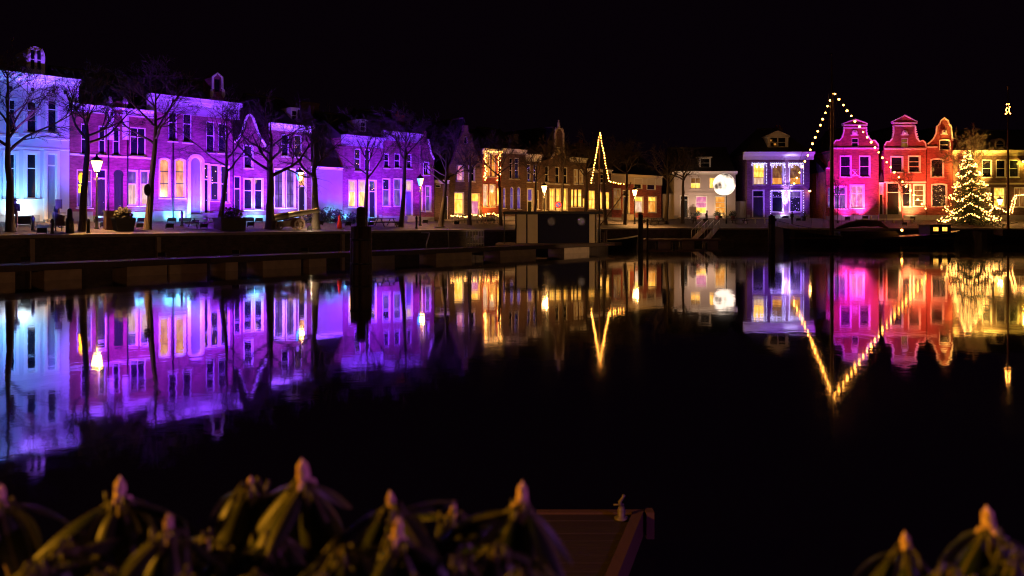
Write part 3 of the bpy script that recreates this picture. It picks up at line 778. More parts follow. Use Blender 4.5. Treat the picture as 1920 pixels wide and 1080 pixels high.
h.win(1106, 326, 1113, 342, rows=(0.5,)).win(1126, 327, 1134, 343, rows=(0.5,))
h.make(plinth=0.3); h.cornice(size=0.7, frieze=0.4, e=0.03); h.roof(3.2)
h = House('low_house', 'low broad amber washed house with white eaves board behind the third street lamp', C, 1147.6, 1240, 329, wall='brick_red', depth=8)
h.win(1151, 354, 1163, 392, rows=(0.6,), cols=2, pane='dim', surround=0.06).win(1189, 335, 1203.5, 354, rows=(0.5,), surround=0.06, sill=False).win(1213, 336, 1228.5, 356, rows=(0.5,), surround=0.06, sill=False)
h.win(1190.5, 369, 1205.5, 398, rows=(0.72,), pane='yellow', lower='warm_white', surround=0.06).win(1215.5, 369, 1230, 398, rows=(0.72,), pane='yellow', lower='warm', surround=0.06).door(1168, 357, 1180, 402, transom=0.25, surround=0.06)
h.make(plinth=0.3); h.cornice(size=0.9, frieze=1.15, e=0.15, m='cream'); h.roof(3.4)

h = House('garden_wall', 'low rendered garden wall closing the gap left of the white moon house', R, 1241.5, 1263, 365, wall='grey_stucco', depth=1.0, p=-0.4)
h.root['category'] = 'wall'; h.make(plinth=0); h.band(363, 366, 'coping', 0.06, 'coping')

# ------------------------------------------------------------------ houses, right row
h = House('white_house', 'white rendered house with the glowing moon globe in front of its upper windows', R, 1264, 1379, 322, wall='grey_stucco', depth=9)
M['pale_render'] = plain('pale_render', (0.52, 0.46, 0.44), 0.8, var=0.14, scale=1.2, bump=0.15); h.wallm = 'pale_render'
h.win(1295, 333, 1313.5, 353.5, rows=(0.5,), cols=2, pane='dim', lower='yellow').win(1330, 333, 1347.5, 353.5, rows=(0.5,), cols=2, pane='yellow')
h.win(1305, 368, 1325, 400, rows=(0.33, 0.66), pane='pink', lower='yellow', surround=0.06).win(1341, 368, 1360, 400, rows=(0.33, 0.66), pane='warm', lower='warm', surround=0.06)
h.door(1275.5, 367, 1290, 408, transom=0.2, leaf='dark_paint', surround=0.08)
h.make(plinth=0.35); h.band(360, 363, 'pale_render', 0.06); h.cornice(size=0.8, frieze=0.35, e=0.25); h.roof(3.6); h.dormer(1311, 1333, 296, 318, v=0.9)
h = House('garden_wall', 'short rendered wall in the dark gap right of the moon house', R, 1379.5, 1400, 378, wall='grey_stucco', depth=1.0, p=-0.5)
h.root['category'] = 'wall'; h.make(plinth=0); h.band(377, 379, 'coping', 0.05, 'coping')

h = House('brick_house', 'violet lit double fronted house with icicle fairy lights, white cornice and a pedimented dormer', R, 1400.7, 1518, 287, wall='brick_purple', depth=9)
for x0, x1 in ((1412.5, 1433), (1447.5, 1467.5), (1481, 1502)):
    h.win(x0, 307, x1, 346, rows=(0.33, 0.66), pane='yellow' if x0 < 1440 else 'dim', lower='warm_white' if x0 < 1440 else 'warm', surround=0.12, sash='dark_paint')
    if x0 > 1440: h.win(x0, 358, x1, 397, rows=(0.72,), pane='violet_fairy' if x0 < 1470 else 'lilac', lower='glass' if x0 < 1470 else 'violet_fairy', surround=0.14)
h.door(1411.5, 357, 1432, 407, transom=0.24, leaf='dark_paint', surround=0.1)
h.make(plinth=0.45); h.cornice(size=1.5, frieze=0.9, e=0.55); h.roof(3.6, 'hip', e=0.3, z=h.H+0.13)
h.dormer(1439, 1478, 247, 283, v=0.7, shape='gable', cols=2); h.chim(1459, 240, v=6, w=1.0)
violet_house = h

def stepped(name, label, x0, x1, cy, base_eave, pts, wallm):
    g = House(name, label, RB, x0, x1, cy, wall=wallm, depth=10)
    g.outline = outl(g, pts); return g
# magenta house, neck gable with pediment
h = stepped('gable_house', 'magenta lit house with a pedimented neck gable right behind the barge mast', 1561.5, 1647.5, 278, 278,
            [(1647.5, 277), (1647.5, 270), (1641, 262), (1634, 263), (1627, 256), (1624, 246), (1624, 236), (1582.5, 236), (1582.5, 246), (1580, 257), (1574, 263), (1567, 263), (1561.5, 271)], 'brick_red')
h.win(1576, 293, 1595, 331, rows=(0.5,), surround=0.1).win(1612, 293, 1630.5, 331, rows=(0.5,), surround=0.1)
h.win(1597, 259, 1610, 276, rows=(0.5,), sill=False).win(1564, 350, 1586, 391, rows=(0.66,), cols=2, pane='lilac', surround=0.12).win(1595, 348, 1619, 390, rows=(0.66,), cols=2, pane='pink', surround=0.14)
h.make(plinth=0.5, eave=RB.z(1604, 281)-h.zb); h.roof(3.6, 'back', z=RB.z(1604, 283)-h.zb, e=0, v0=0.35)
h.band(276.5, 279.5, 'trim', 0.14, 'cornice')
def pediment(h, cx, hw, yb, ya):
    (u0, zb), (uc, za), (u1, _) = h.uz(cx-hw, yb), h.uz(cx, ya), h.uz(cx+hw, yb)
    t = MB(); t.prism([(u0, zb+0.10), (u1, zb+0.10), (u1, zb+0.24), (uc, za), (u0, zb+0.24)], -0.06, 0.34); p = t.build('pediment', h.wallm, h.root)
    t = MB(); t.box(u0-0.12, u1+0.12, -0.2, 0.36, zb-0.06, zb+0.098)
    t.prism([(u0-0.16, zb+0.14), (u0-0.16, zb+0.26), (uc, za+0.16), (u1+0.16, zb+0.26), (u1+0.16, zb+0.14), (uc, za+0.02)][::-1], -0.2, 0.36)
    t.box(u0+0.02, u1-0.02, -0.12, 0.345, zb-0.42, zb-0.28); t.build('moulding', 'trim', p)
def scroll(h, pts, bl):
    """white coping along a scrolled gable shoulder, with its row of small round bosses"""
    ring(h, pts, 0.16)
    for px, py in bl:
        u, z = h.uz(px, py); t = MB(); t.ball((u, -0.08, z), 0.10, 8, 5); t.build('boss', 'trim', h.root)
def cartouche(h, cx, cy, w, hh):
    u, z = h.uz(cx, cy); k = w/28.0; t = MB()
    t.box(u-w/28, u+w/28, -0.1, 0.03, z-hh/28, z-hh/28+0.12); t.prism(arc_loop(u-w/40, u+w/40, z-hh/28+0.122, z+hh/28, w/40*0.95), -0.14, 0.03)
    t.ball((u, -0.16, z), 0.13, 8, 5); t.build('cartouche', 'trim', h.root)
pediment(h, 1603, 21, 235, 225); cartouche(h, 1602, 249, 14, 10)
scroll(h, [(1647, 275), (1646, 270), (1640, 263), (1634, 263.5), (1627, 256), (1624.3, 246), (1624.3, 238)], [(1625, 244), (1625.5, 249), (1628, 255)])
scroll(h, [(1582.3, 238), (1582.3, 246), (1579.5, 257), (1574, 263), (1567, 263), (1562, 270)], [(1581.5, 244), (1581, 249), (1578.5, 255)])
u0, z0 = h.uz(1597, 330); u1, z1 = h.uz(1609, 318); t = MB()   # white lozenge panel between the upper windows
t.box(u0, u1, -0.05, 0.02, z0, z0+0.08); t.box(u0, u1, -0.05, 0.02, z1-0.08, z1); t.tube([(u0, -0.03, z0), (u1, -0.03, z1)], 0.05, 5); t.tube([(u1, -0.03, z0), (u0, -0.03, z1)], 0.05, 5); t.build('wall_panel', 'trim', h.root)
magenta_house = h
h = House('house_wing', 'low magenta lit wing with a scrolled shoulder, left of the magenta gable', RB, 1548.5, 1561, 318, wall='brick_red', depth=8, p=-0.3)
h.outline = outl(h, [(1561, 312), (1561, 300), (1557, 299), (1553, 304), (1552, 312), (1548.5, 316)])
h.win(1552, 352, 1558, 388, rows=(0.6,), pane='lilac'); h.make(plinth=0.4, eave=RB.z(1555, 320)-h.zb); h.band(314, 317, 'trim', 0.1, 'cornice'); h.roof(2.0, z=RB.z(1555, 320)-h.zb, v0=0.4)
h = House('porch', 'low entrance lobby with sloping dark roof between the magenta and the red gable', RB, 1648, 1657.5, 343, wall='trim', depth=5, p=-0.2)
h.root['category'] = 'porch'; h.door(1648.6, 348, 1656.6, 402, transom=0.3, tpane='pink'); h.make(plinth=0); h.cornice(size=0.5, frieze=0.25, e=0.03)
t = MB(); W_ = h.W; t.prism([(-0.05, h.H+0.05), (W_+0.05, h.H+0.05), (W_+0.05, h.H+0.1), (W_*0.5, h.H+1.4), (-0.05, h.H+0.1)], 0.0, 4); t.build('roof', 'roof', h.root)

h = stepped('gable_house', 'red lit house with a pedimented neck gable, middle of the three bright gables', 1658, 1736.5, 279, 279,
            [(1736.5, 278), (1735.5, 268), (1730, 263), (1724, 265), (1719, 259), (1716, 248), (1716, 232), (1675.5, 232), (1675.5, 248), (1673, 259), (1668, 266), (1662, 266), (1658, 273)], 'brick_red')
h.win(1671, 294, 1692, 322.5, rows=(0.5,), surround=0.12, sash='dark_paint').win(1704, 293, 1724.5, 322.5, rows=(0.33, 0.66), surround=0.12)
h.win(1690, 259, 1703, 276, rows=(0.5,), sill=False, pane='dim').win(1691.5, 346, 1707, 387, rows=(0.6,), surround=0.06).win(1714, 347, 1732.5, 386, rows=(0.25, 0.5, 0.75), pane='dim', surround=0.16)
h.door(1663, 343, 1686, 402, transom=0.3, surround=0.14, frame='trim')
h.make(plinth=0.5, eave=RB.z(1697, 282)-h.zb); h.roof(3.6, 'back', z=RB.z(1697, 284)-h.zb, e=0, v0=0.35); h.band(277, 280, 'trim', 0.14, 'cornice'); h.band(340, 343, 'trim', 0.05)
pediment(h, 1695.7, 21, 231, 217.5); cartouche(h, 1696, 249, 14, 9)
bl = [(1716.6+0.9*i, 238+4.4*i) for i in range(6)]; scroll(h, [(1736, 275), (1735, 268), (1730, 263.5), (1724, 265), (1719, 259), (1716, 248), (1716, 236)], bl)
bl = [(1675-0.6*i, 238+4.4*i) for i in range(6)]; scroll(h, [(1675.5, 236), (1675.5, 248), (1673, 259), (1668, 265.5), (1662, 265.5), (1658.5, 272)], bl)
red_house = h
h = stepped('gable_house', 'narrow red lit house with a round topped bell gable beside the Christmas tree', 1737, 1786, 275, 275,
            [(1786, 273), (1786, 264), (1784, 248), (1783, 237), (1779, 232), (1777, 226), (1770.5, 221.5), (1764, 226), (1761.5, 232), (1756.5, 237), (1755, 250), (1750, 260), (1744, 266), (1739, 270)], 'brick_red')
h.win(1762, 262, 1781, 281, rise=0.1, rows=(0.5,), surround=0.08, sill=False).win(1746, 298, 1768.5, 331, rise=0.14, rows=(0.5,), surround=0.1, sash='dark_paint').win(1747.5, 345, 1774.5, 387, rise=0.12, rows=(0.5,), cols=2, pane='fairy', surround=0.1, sash='dark_paint')
h.make(plinth=0.5, eave=RB.z(1761, 284)-h.zb); h.roof(3.4, 'back', z=RB.z(1761, 286)-h.zb, e=0, v0=0.35)
u0, z0 = h.uz(1737, 276); t = MB(); t.box(0.002, h.uz(1757, 276)[0], -0.14, 0.02, z0-0.08, z0+0.1); t.build('cornice', 'trim', h.root)
ring(h, [(1785.7, 264), (1784, 248), (1783, 237), (1779, 232), (1777, 226), (1770.5, 221), (1764, 226), (1761.5, 232), (1756.5, 237), (1755, 250), (1750, 260), (1744, 266), (1739, 270)], 0.18); cartouche(h, 1770, 248, 13, 9)
bell_house = h
h = House('brick_house', 'wide yellow lit brick house behind the Christmas tree with an arched dormer at far right', RB, 1787, 2010, 283, wall='brick_dark', depth=9)
for x0 in (1800, 1842, 1868, 1893, 1925, 1955): h.win(x0, 300, x0+17, 332, rows=(0.5,), surround=0.05)
for x0, pn in ((1800, 'dim'), (1836, 'dim'), (1864, 'yellow'), (1902, 'dim'), (1930, 'yellow')): h.win(x0, 352, x0+20, 388, rows=(0.6,), pane=pn, cols=2, surround=0.06)
h.make(plinth=0.5); h.cornice(size=1.0, frieze=0.6, e=0.1, m='cream'); h.band(343, 346, 'cream'); h.roof(3.2); h.dormer(1865.5, 1884.5, 259, 283, v=0.9, shape='arch', m='cream')

# ------------------------------------------------------------------ floodlights on the ground before the facades
def flood(row, px, p, lens, col, power, label, aim=None, cone=110, up=5.0, blend=1.0, size=(0.5, 0.3), z=0.0):
    """a floodlight box on a bracket; its lamp shines up at the facade"""
    v = row.spot(px, p); v.z += z
    t = thing('floodlight', label, 'floodlight', v, row.rz, 'floodlights aimed at the house fronts')
    w, hh = size; mb = MB()
    mb.profile([(-0.09, 0.10), (0.10, 0.10), (0.02, 0.10+hh), (-0.15, 0.10+hh)][::-1], -w/2, w/2); mb.build('housing', 'iron', t)
    mb = MB(); mb.box(-w/2-0.03, -w/2-0.003, -0.04, 0.04, 0.0, 0.3); mb.box(w/2+0.003, w/2+0.03, -0.04, 0.04, 0.0, 0.3); mb.box(-w/2-0.03, w/2+0.03, -0.06, 0.06, -0.05, 0.02); mb.build('bracket', 'iron', t)
    mb = MB(); mb.add([(-w/2+0.03, 0.104, 0.13), (w/2-0.03, 0.104, 0.13), (w/2-0.03, 0.033, 0.07+hh), (-w/2+0.03, 0.033, 0.07+hh)], [(0, 3, 2, 1)]); mb.build('lens', lens, t)
    ld = bpy.data.lights.new('flood_beam', 'SPOT'); ld.energy = power; ld.color = col; ld.spot_size = math.radians(cone); ld.spot_blend = blend
    ld.shadow_soft_size = 0.12
    lo = link('flood_beam', ld); lo.location = (v.x + row.n.x*0.22, v.y + row.n.y*0.22, v.z + 0.35)
    q = row.at(row.u(px if aim is None else aim)); d = Vector((q.x, q.y, row.zf + up)) - Vector(lo.location)
    lo.rotation_euler = d.to_track_quat('-Z', 'Y').to_euler()
    return t

PUR = (0.20, 0.018, 1.0); MAG = (0.28, 0.012, 1.0); VIO = (0.18, 0.015, 1.0)
def wash(px, label, power=130, col=(0.08, 0.50, 1.0), p=0.75, lens='flood_blue', size=(0.6, 0.3)):
    flood(L, px, p, lens, col, power*2.2, label, up=0.7, cone=150, size=size)
flood(L, 42, 2.0, 'flood_white', (0.05, 0.55, 1.0), 800, 'white glaring floodlight at the foot of the white mansion', up=4.5, cone=120, size=(0.9, 0.5))
flood(L, -40, 3.0, 'flood_blue', (0.05, 0.36, 1.0), 700, 'blue floodlight at the left corner of the white mansion', up=5)
flood(L, 78, 6.4, 'flood_violet', (0.07, 0.06, 1.0), 3300, 'violet floodlight on the kerb opposite the white mansion', up=8.5, cone=80)
flood(L, 118, 3.0, 'flood_violet', (0.10, 0.05, 1.0), 200, 'small violet floodlight beside the mansion door', up=5)
flood(L, 196, 3.4, 'flood_violet', (0.22, 0.03, 1.0), 3248, 'violet floodlight box below the shop window of the pink house', up=6, cone=88)
flood(L, 225, 4.8, 'flood_magenta', MAG, 4623, 'magenta floodlight before the arched doorway of the pink house', up=6)
flood(L, 262, 4.2, 'flood_magenta', MAG, 4822, 'magenta floodlight before the two lit windows of the pink house', up=6)
wash(186, 'blue white floodlight close under the shop window of the pink house', 120); wash(266, 'blue white floodlight close under the two lit windows', 120)
wash(36, 'white floodlight close to the plinth of the mansion', 110, (0.7, .95, 1.0), lens='flood_white', size=(1.4, .4))
flood(L, 318, 4.4, 'flood_violet', PUR, 6120, 'violet floodlight before the amber arched windows', up=7)
wash(322, 'blue floodlight close under the amber arched windows', 130); wash(346, 'blue floodlight close to the wall left of the pale arched door', 160, (0.15, .65, 1.0), size=(0.8, .3))
flood(L, 366, 2.2, 'flood_white', (0.10, 0.50, 1.0), 130, 'pale blue floodlight in front of the pale arched door', up=1.2, cone=90)
flood(L, 382, 4.4, 'flood_violet', PUR, 7753, 'violet floodlight by the picnic table before the large purple house', up=7)
flood(L, 418, 4.0, 'flood_violet', PUR, 5305, 'violet floodlight behind the planter box', up=6)
flood(L, 470, 3.6, 'flood_violet', PUR, 6937, 'violet floodlight before the bell gable house', up=6)
wash(466, 'blue floodlight close under the left window of the bell gable', 170, (.10, .55, 1.0), size=(.9, .35)); wash(485, 'blue floodlight close under the right window of the bell gable', 150)
flood(L, 528, 3.8, 'flood_violet', PUR, 5305, 'violet floodlight behind the cannon wheels', up=6)
wash(538, 'blue floodlight close to the wall behind the cannon', 110)
flood(L, 562, 3.8, 'flood_violet', (0.34, 0.10, 1.0), 6090, 'violet floodlight under the blue sided lantern', up=6)
flood(L, 624, 1.2, 'flood_white', (0.12, 0.46, 1.0), 800, 'blue white floodlight in the hedge before the low outbuilding', up=1.6, cone=120)
flood(L, 600, 3.0, 'flood_violet', (0.14, 0.06, 1.0), 120, 'violet floodlight before the low outbuilding', up=2.5)
flood(L, 652, 3.8, 'flood_violet', VIO, 4897, 'violet floodlight in the low hedge right of the outbuilding', up=6)
wash(655, 'blue floodlight close under the left lit window beside the outbuilding', 110); wash(698, 'blue floodlight close to the door behind the mooring pile', 130)
flood(L, 695, 3.8, 'flood_violet', VIO, 6855, 'violet floodlight behind the mooring pile', up=6)
flood(L, 745, 3.8, 'flood_violet', VIO, 8325, 'violet floodlight behind the garden bench', up=6)
flood(L, 797, 2.2, 'flood_magenta', (0.36, 0.02, 1.0), 2200, 'magenta violet floodlight below the spout gable', up=4.5, cone=62)
flood(C, 856, 4.0, 'flood_amber', (1.0, 0.42, 0.18), 300, 'weak amber floodlight before the tall dim gable', up=3)
flood(C, 922, 2.0, 'flood_amber', (1.0, 0.36, 0.05), 1300, 'amber floodlight behind the bicycles', up=4)
flood(C, 1036, 4.0, 'flood_amber', (1.0, 0.44, 0.07), 1000, 'amber floodlight before the statue gable', up=5)
flood(R, 1322, 3.5, 'flood_amber', (1.0, 0.62, 0.42), 900, 'warm floodlight before the white moon house', up=3.2, cone=130)
flood(R, 1350, 0.8, 'flood_amber', (1.0, 0.50, 0.12), 90, 'amber floodlight close under the right window of the moon house', up=0.8, cone=150)
flood(R, 1474.5, 1.0, 'flood_white', (0.62, 0.55, 1.0), 17000, 'white floodlight at the wall between the two violet bays', up=3.4, cone=27, size=(0.5, 0.35))
flood(R, 1452, 4.0, 'flood_violet', (0.20, 0.04, 1.0), 1300, 'violet floodlight left of the beam on the double fronted house', up=5.5)
flood(R, 1497, 3.2, 'flood_violet', (0.22, 0.05, 1.0), 2000, 'violet floodlight right of the beam on the double fronted house', up=5.5)
flood(R, 1470, 0.9, 'flood_white', (0.60, 0.50, 1.0), 260, 'low white floodlight at the foot of the violet house', up=0.9, cone=110)
flood(RB, 1589, 1.3, 'flood_magenta', (1.0, 0.05, 0.90), 1500, 'magenta floodlight under the left bay of the magenta gable', up=3.0, cone=120, size=(0.6, 0.4))
flood(RB, 1622, 1.3, 'flood_magenta', (1.0, 0.09, 0.90), 3000, 'glaring magenta floodlight beside the entrance lobby', aim=1612, up=3.0, cone=100, size=(0.7, 0.5))
flood(RB, 1605, 5.5, 'flood_magenta', (0.75, 0.004, 0.95), 14000, 'magenta floodlight on the street before the magenta gable', up=8, cone=66)
flood(RB, 1711, 1.7, 'flood_amber', (1.0, 0.55, 0.18), 3400, 'amber floodlight between the ground windows of the red gable', up=3.2, cone=110, size=(0.6, 0.5))
flood(RB, 1696, 5.5, 'flood_amber', (1.0, 0.09, 0.045), 11000, 'red floodlight on the street before the red gable', up=8, cone=85)
flood(RB, 1762, 4.5, 'flood_amber', (1.0, 0.10, 0.045), 5600, 'red floodlight left of the Christmas tree', up=7, cone=85)
flood(C, 975, 4.0, 'flood_amber', (1.0, 0.45, 0.16), 130, 'weak amber floodlight before the violet windowed brick house', up=4)
flood(C, 1085, 4.0, 'flood_amber', (1.0, 0.42, 0.07), 500, 'amber floodlight right of the statue gable', up=4)
flood(C, 1205, 3.5, 'flood_amber', (1.0, 0.42, 0.06), 1000, 'amber floodlight before the low broad house', up=3)
flood(RB, 1850, 4.5, 'flood_amber', (1.0, 0.55, 0.08), 420, 'yellow floodlight right of the Christmas tree', up=4, cone=120)
# assumed long throw spots, added on the floating jetty, reach the dormers above the cornices
J = Row((-21.9, 38.0), (27.4, 31.0), 0.8, 0.8, 1)
def throw(px, aimpx, aimpy, power, col, cone, label):
    q = J.at(J.u(px)) + J.n*1.6; rr = L.off(-0.9); g = rr.at(rr.u(aimpx)); tgt = Vector((g.x, g.y, rr.z(aimpx, aimpy)))
    loc = Vector((q.x, q.y, 0.82)); d = tgt - loc; t = thing('floodlight', label, 'floodlight', loc, math.atan2(d.y, d.x) - math.pi/2, 'floodlights aimed at the house fronts')
    mb = MB(); mb.profile([(-0.12, 0.10), (0.10, 0.05), (0.02, 0.28), (-0.18, 0.30)][::-1], -0.2, 0.2); mb.build('housing', 'iron', t)
    mb = MB(); mb.box(-.18, .18, -.1, .1, -.05, .02); mb.box(-.02, .02, -.02, .02, .022, .09); mb.build('bracket', 'iron', t)
    ld = bpy.data.lights.new('flood_beam', 'SPOT'); ld.energy = power; ld.color = col; ld.spot_size = math.radians(cone); ld.spot_blend = .6; ld.shadow_soft_size = .1
    lo = link('flood_beam', ld); lo.location = loc + d.normalized()*0.3 + Vector((0, 0, .25)); lo.rotation_euler = d.to_track_quat('-Z', 'Y').to_euler()
throw(70, 67, 108, 42000, (0.26, 0.07, 1.0), 10, 'small assumed floodlight on the jetty aimed at the round headed dormer')
throw(330, 408, 160, 17000, (0.28, 0.07, 1.0), 9, 'small assumed floodlight on the jetty aimed at the neck gable dormer')
throw(470, 552, 217, 11000, (0.28, 0.07, 1.0), 5, 'small assumed floodlight on the jetty aimed at the little white dormer')
throw(600, 681, 238, 8000, (0.30, 0.10, 1.0), 5, 'small assumed floodlight on the jetty left of the pile aimed at the dormer')
throw(720, 746, 230, 9000, (1.0, 0.35, 0.25), 4, 'small assumed floodlight on the jetty aimed at the tall chimney')

# ------------------------------------------------------------------ bare lime trees along the quay
def bare_tree(label, v, H, fork, spread=3.0, lean=(0, 0), r0=0.20, seed=1, limbs=6, dens=1.0, group='bare lime trees along the quay', bark='bark', name='lime_tree'):
    rng = random.Random(seed)
    t = thing(name, label, 'tree', v, rng.uniform(0, 6.28), group)
    rz = t.rotation_euler.z
    ca, sa = math.cos(-rz), math.sin(-rz)
    lx, ly = lean[0]*ca - lean[1]*sa, lean[0]*sa + lean[1]*ca
    tr = MB()
    pts, rad = [], []
    n = 9
    top = H*0.9
    for i in range(n+1):
        f = i/n; z = -0.15 + top*f
        k = min(1, z/fork) if z < fork else 1 + 0.12*(z-fork)/fork
        pts.append(Vector((lx*k + rng.uniform(-.05, .05)*min(1, f*3), ly*k + rng.uniform(-.05, .05)*min(1, f*3), z)))
        rr = r0*(1.75 if i == 0 else 1.0)*(1 - 0.45*min(1, z/fork)) if z < fork else r0*0.55*max(0.06, 1-(z-fork)/(top-fork+0.01))**0.9
        rad.append(rr)
    pts.insert(1, pts[0].lerp(pts[1], 0.22)); rad.insert(1, r0*1.15)
    tr.tube(pts, rad, 9)
    tr.build('trunk', bark, t)
    cr = MB()
    def pt_at(f):
        x = f*(len(pts)-1); i = min(int(x), len(pts)-2); return pts[i].lerp(pts[i+1], x-i), lerp(rad[i], rad[i+1], x-i)
    def branch(p, d, ln, r, lv):
        k = (6, 5, 4, 3)[lv]; q = [p.copy()]; rr = [r]; d = d.normalized()
        for i in range(k):
            d = (d + Vector((rng.gauss(0, .16), rng.gauss(0, .16), rng.gauss(0.06 if lv < 2 else 0.02, .12)))).normalized()
            p = p + d*ln/k; q.append(p.copy()); rr.append(r*(1-0.72*(i+1)/k))
        cr.tube(q, rr, (5, 4, 3, 3)[lv], cap=False)
        if lv >= 3: return
        for j in range(int((6, 6, 5)[lv]*dens + rng.random())):
            f = rng.uniform(0.25, 1.0); x = f*k; i = min(int(x), k-1); pp = q[i].lerp(q[i+1], x-i)
            dd = (q[i+1]-q[i]).normalized(); ax = dd.orthogonal().normalized(); ax.rotate(Matrix.Rotation(rng.uniform(0, 6.28), 3, dd))
            nd = dd.copy(); nd.rotate(Matrix.Rotation(rng.uniform(0.45, 1.0), 3, ax))
            branch(pp, nd, ln*rng.uniform(0.38, 0.62), max(0.013, rr[i]*0.62), lv+1)
    for j in range(limbs):
        z = fork + (top-fork)*(0.0 + 0.75*(j/limbs)**1.1); f = (z+0.15)/top
        p, r = pt_at(min(1, max(0, (f*n+1)/(n+1))))
        a = j*2.4 + rng.uniform(-.5, .5); el = rng.uniform(0.35, 0.8) + 0.35*j/limbs
        L_ = spread*(1.0 - 0.5*j/limbs)*rng.uniform(0.85, 1.2)
        branch(p, Vector((math.cos(a)*math.cos(el), math.sin(a)*math.cos(el), math.sin(el))), L_, max(0.06, r*0.72), 0)
    branch(pts[-1], Vector((0, 0, 1)), H*0.14, rad[-1]*0.9 + 0.01, 1)
    cr.build('crown', bark, t)
    return t

def top_z(row, px, p, py): return row.off(p).z(px, py)
def lime(label, row, px, p, ytop, yfork, spread, leanpx=0, **k):
    v = row.spot(px, p); rr = row.off(p)
    H = rr.z(px, ytop) - v.z; fk = rr.z(px, yfork) - v.z
    lx = (rr.Y(px)*leanpx/F)
    return bare_tree(label, v, H, fk, spread, (lx, 0), **k)
lime('bare lime tree with a dark straight trunk in front of the white mansion', L, 20, 5.2, 105, 285, 4.2, -4, r0=0.27, seed=3, limbs=8)
lime('bare forked lime tree beside the first street lamp', L, 155, 5.2, 175, 268, 4.0, 8, r0=0.26, seed=8, limbs=7)
lime('tall leaning bare lime tree with a lamp lit brown trunk carrying a round mirror', L, 276, 4.6, 112, 270, 4.0, 15, r0=0.26, seed=12, limbs=8)
lime('bare lime tree leaning right before the large purple house, forked low above the planter', L, 411, 4.4, 170, 322, 4.2, 14, r0=0.22, seed=21, limbs=7)
lime('thick dark lime trunk left of the cannon', L, 506, 5.0, 190, 330, 4.4, 2, r0=0.36, seed=31, limbs=8)
lime('dark lime tree right of the cannon with its foot lit by a ground lamp', L, 592, 5.2, 205, 330, 3.4, -3, r0=0.34, seed=37, limbs=6)
lime('bare lime tree behind the wooden mooring pile', L, 684, 4.2, 228, 335, 4.0, 4, r0=0.22, seed=43, limbs=7)
lime('bare lime tree with a twin fork before the tall lit chimney', L, 752, 4.6, 222, 305, 4.0, 8, r0=0.24, seed=47, limbs=7)
lime('dark leaning lime tree in front of the low violet lintel passage', L, 826, 4.5, 262, 345, 3.8, 10, r0=0.26, seed=53, limbs=6)
lime('dark lime tree before the yellow and pink windows of the dim gable', C, 880, 4.5, 262, 330, 3.4, 2, r0=0.24, seed=59, limbs=6)
lime('lime tree standing in front of the amber fairy light house', C, 939, 4.5, 262, 330, 3.8, -3, r0=0.20, seed=61, limbs=7)
lime('lime tree between the violet windowed house and the second yellow street lamp', C, 1003, 4.5, 270, 340, 3.2, 3, r0=0.18, seed=67, limbs=6)
lime('amber lit lime tree in front of the statue gable', C, 1052, 4.0, 262, 330, 3.8, 4, r0=0.16, seed=71, limbs=7)
lime('dark lime tree on the left of the lit bulb triangle', C, 1097, 4.5, 285, 335, 3.4, 3, r0=0.22, seed=73, limbs=6)
lime('dark lime tree leaning under the right foot of the bulb triangle', C, 1136, 5.0, 285, 330, 3.6, -4, r0=0.24, seed=79, limbs=6)
lime('lime tree to the left of the third yellow street lamp', C, 1172, 4.5, 280, 325, 3.6, 4, r0=0.22, seed=83, limbs=7)
lime('tall thin lime tree before the gap left of the moon house', C, 1249, 4.0, 270, 345, 3.4, 3, r0=0.26, seed=89, limbs=6)
lime('lime tree with arching limbs before the door of the moon house', R, 1280, 5.0, 300, 340, 3.6, 1, r0=0.26, seed=97, limbs=8)
lime('small young tree in front of the magenta house by the mast', R, 1571, 5.0, 330, 372, 1.8, 0, r0=0.07, seed=101, limbs=6, dens=0.8)
lime('small young tree in front of the red gable house', R, 1693, 5.5, 322, 365, 2.2, 0, r0=0.07, seed=103, limbs=7, dens=0.8)
lime('bare tree glowing yellow behind the Christmas tree', RB, 1824, 1.6, 241, 330, 3.6, -2, r0=0.2, seed=107, limbs=11, dens=1.25)
flood(RB, 1836, 2.6, 'flood_amber', (1.0, 0.52, 0.08), 60000, 'added amber floodlight at the foot of the bare tree behind the Christmas tree', aim=1822, up=10.5, cone=58)  # added flood that turns the bare branches golden

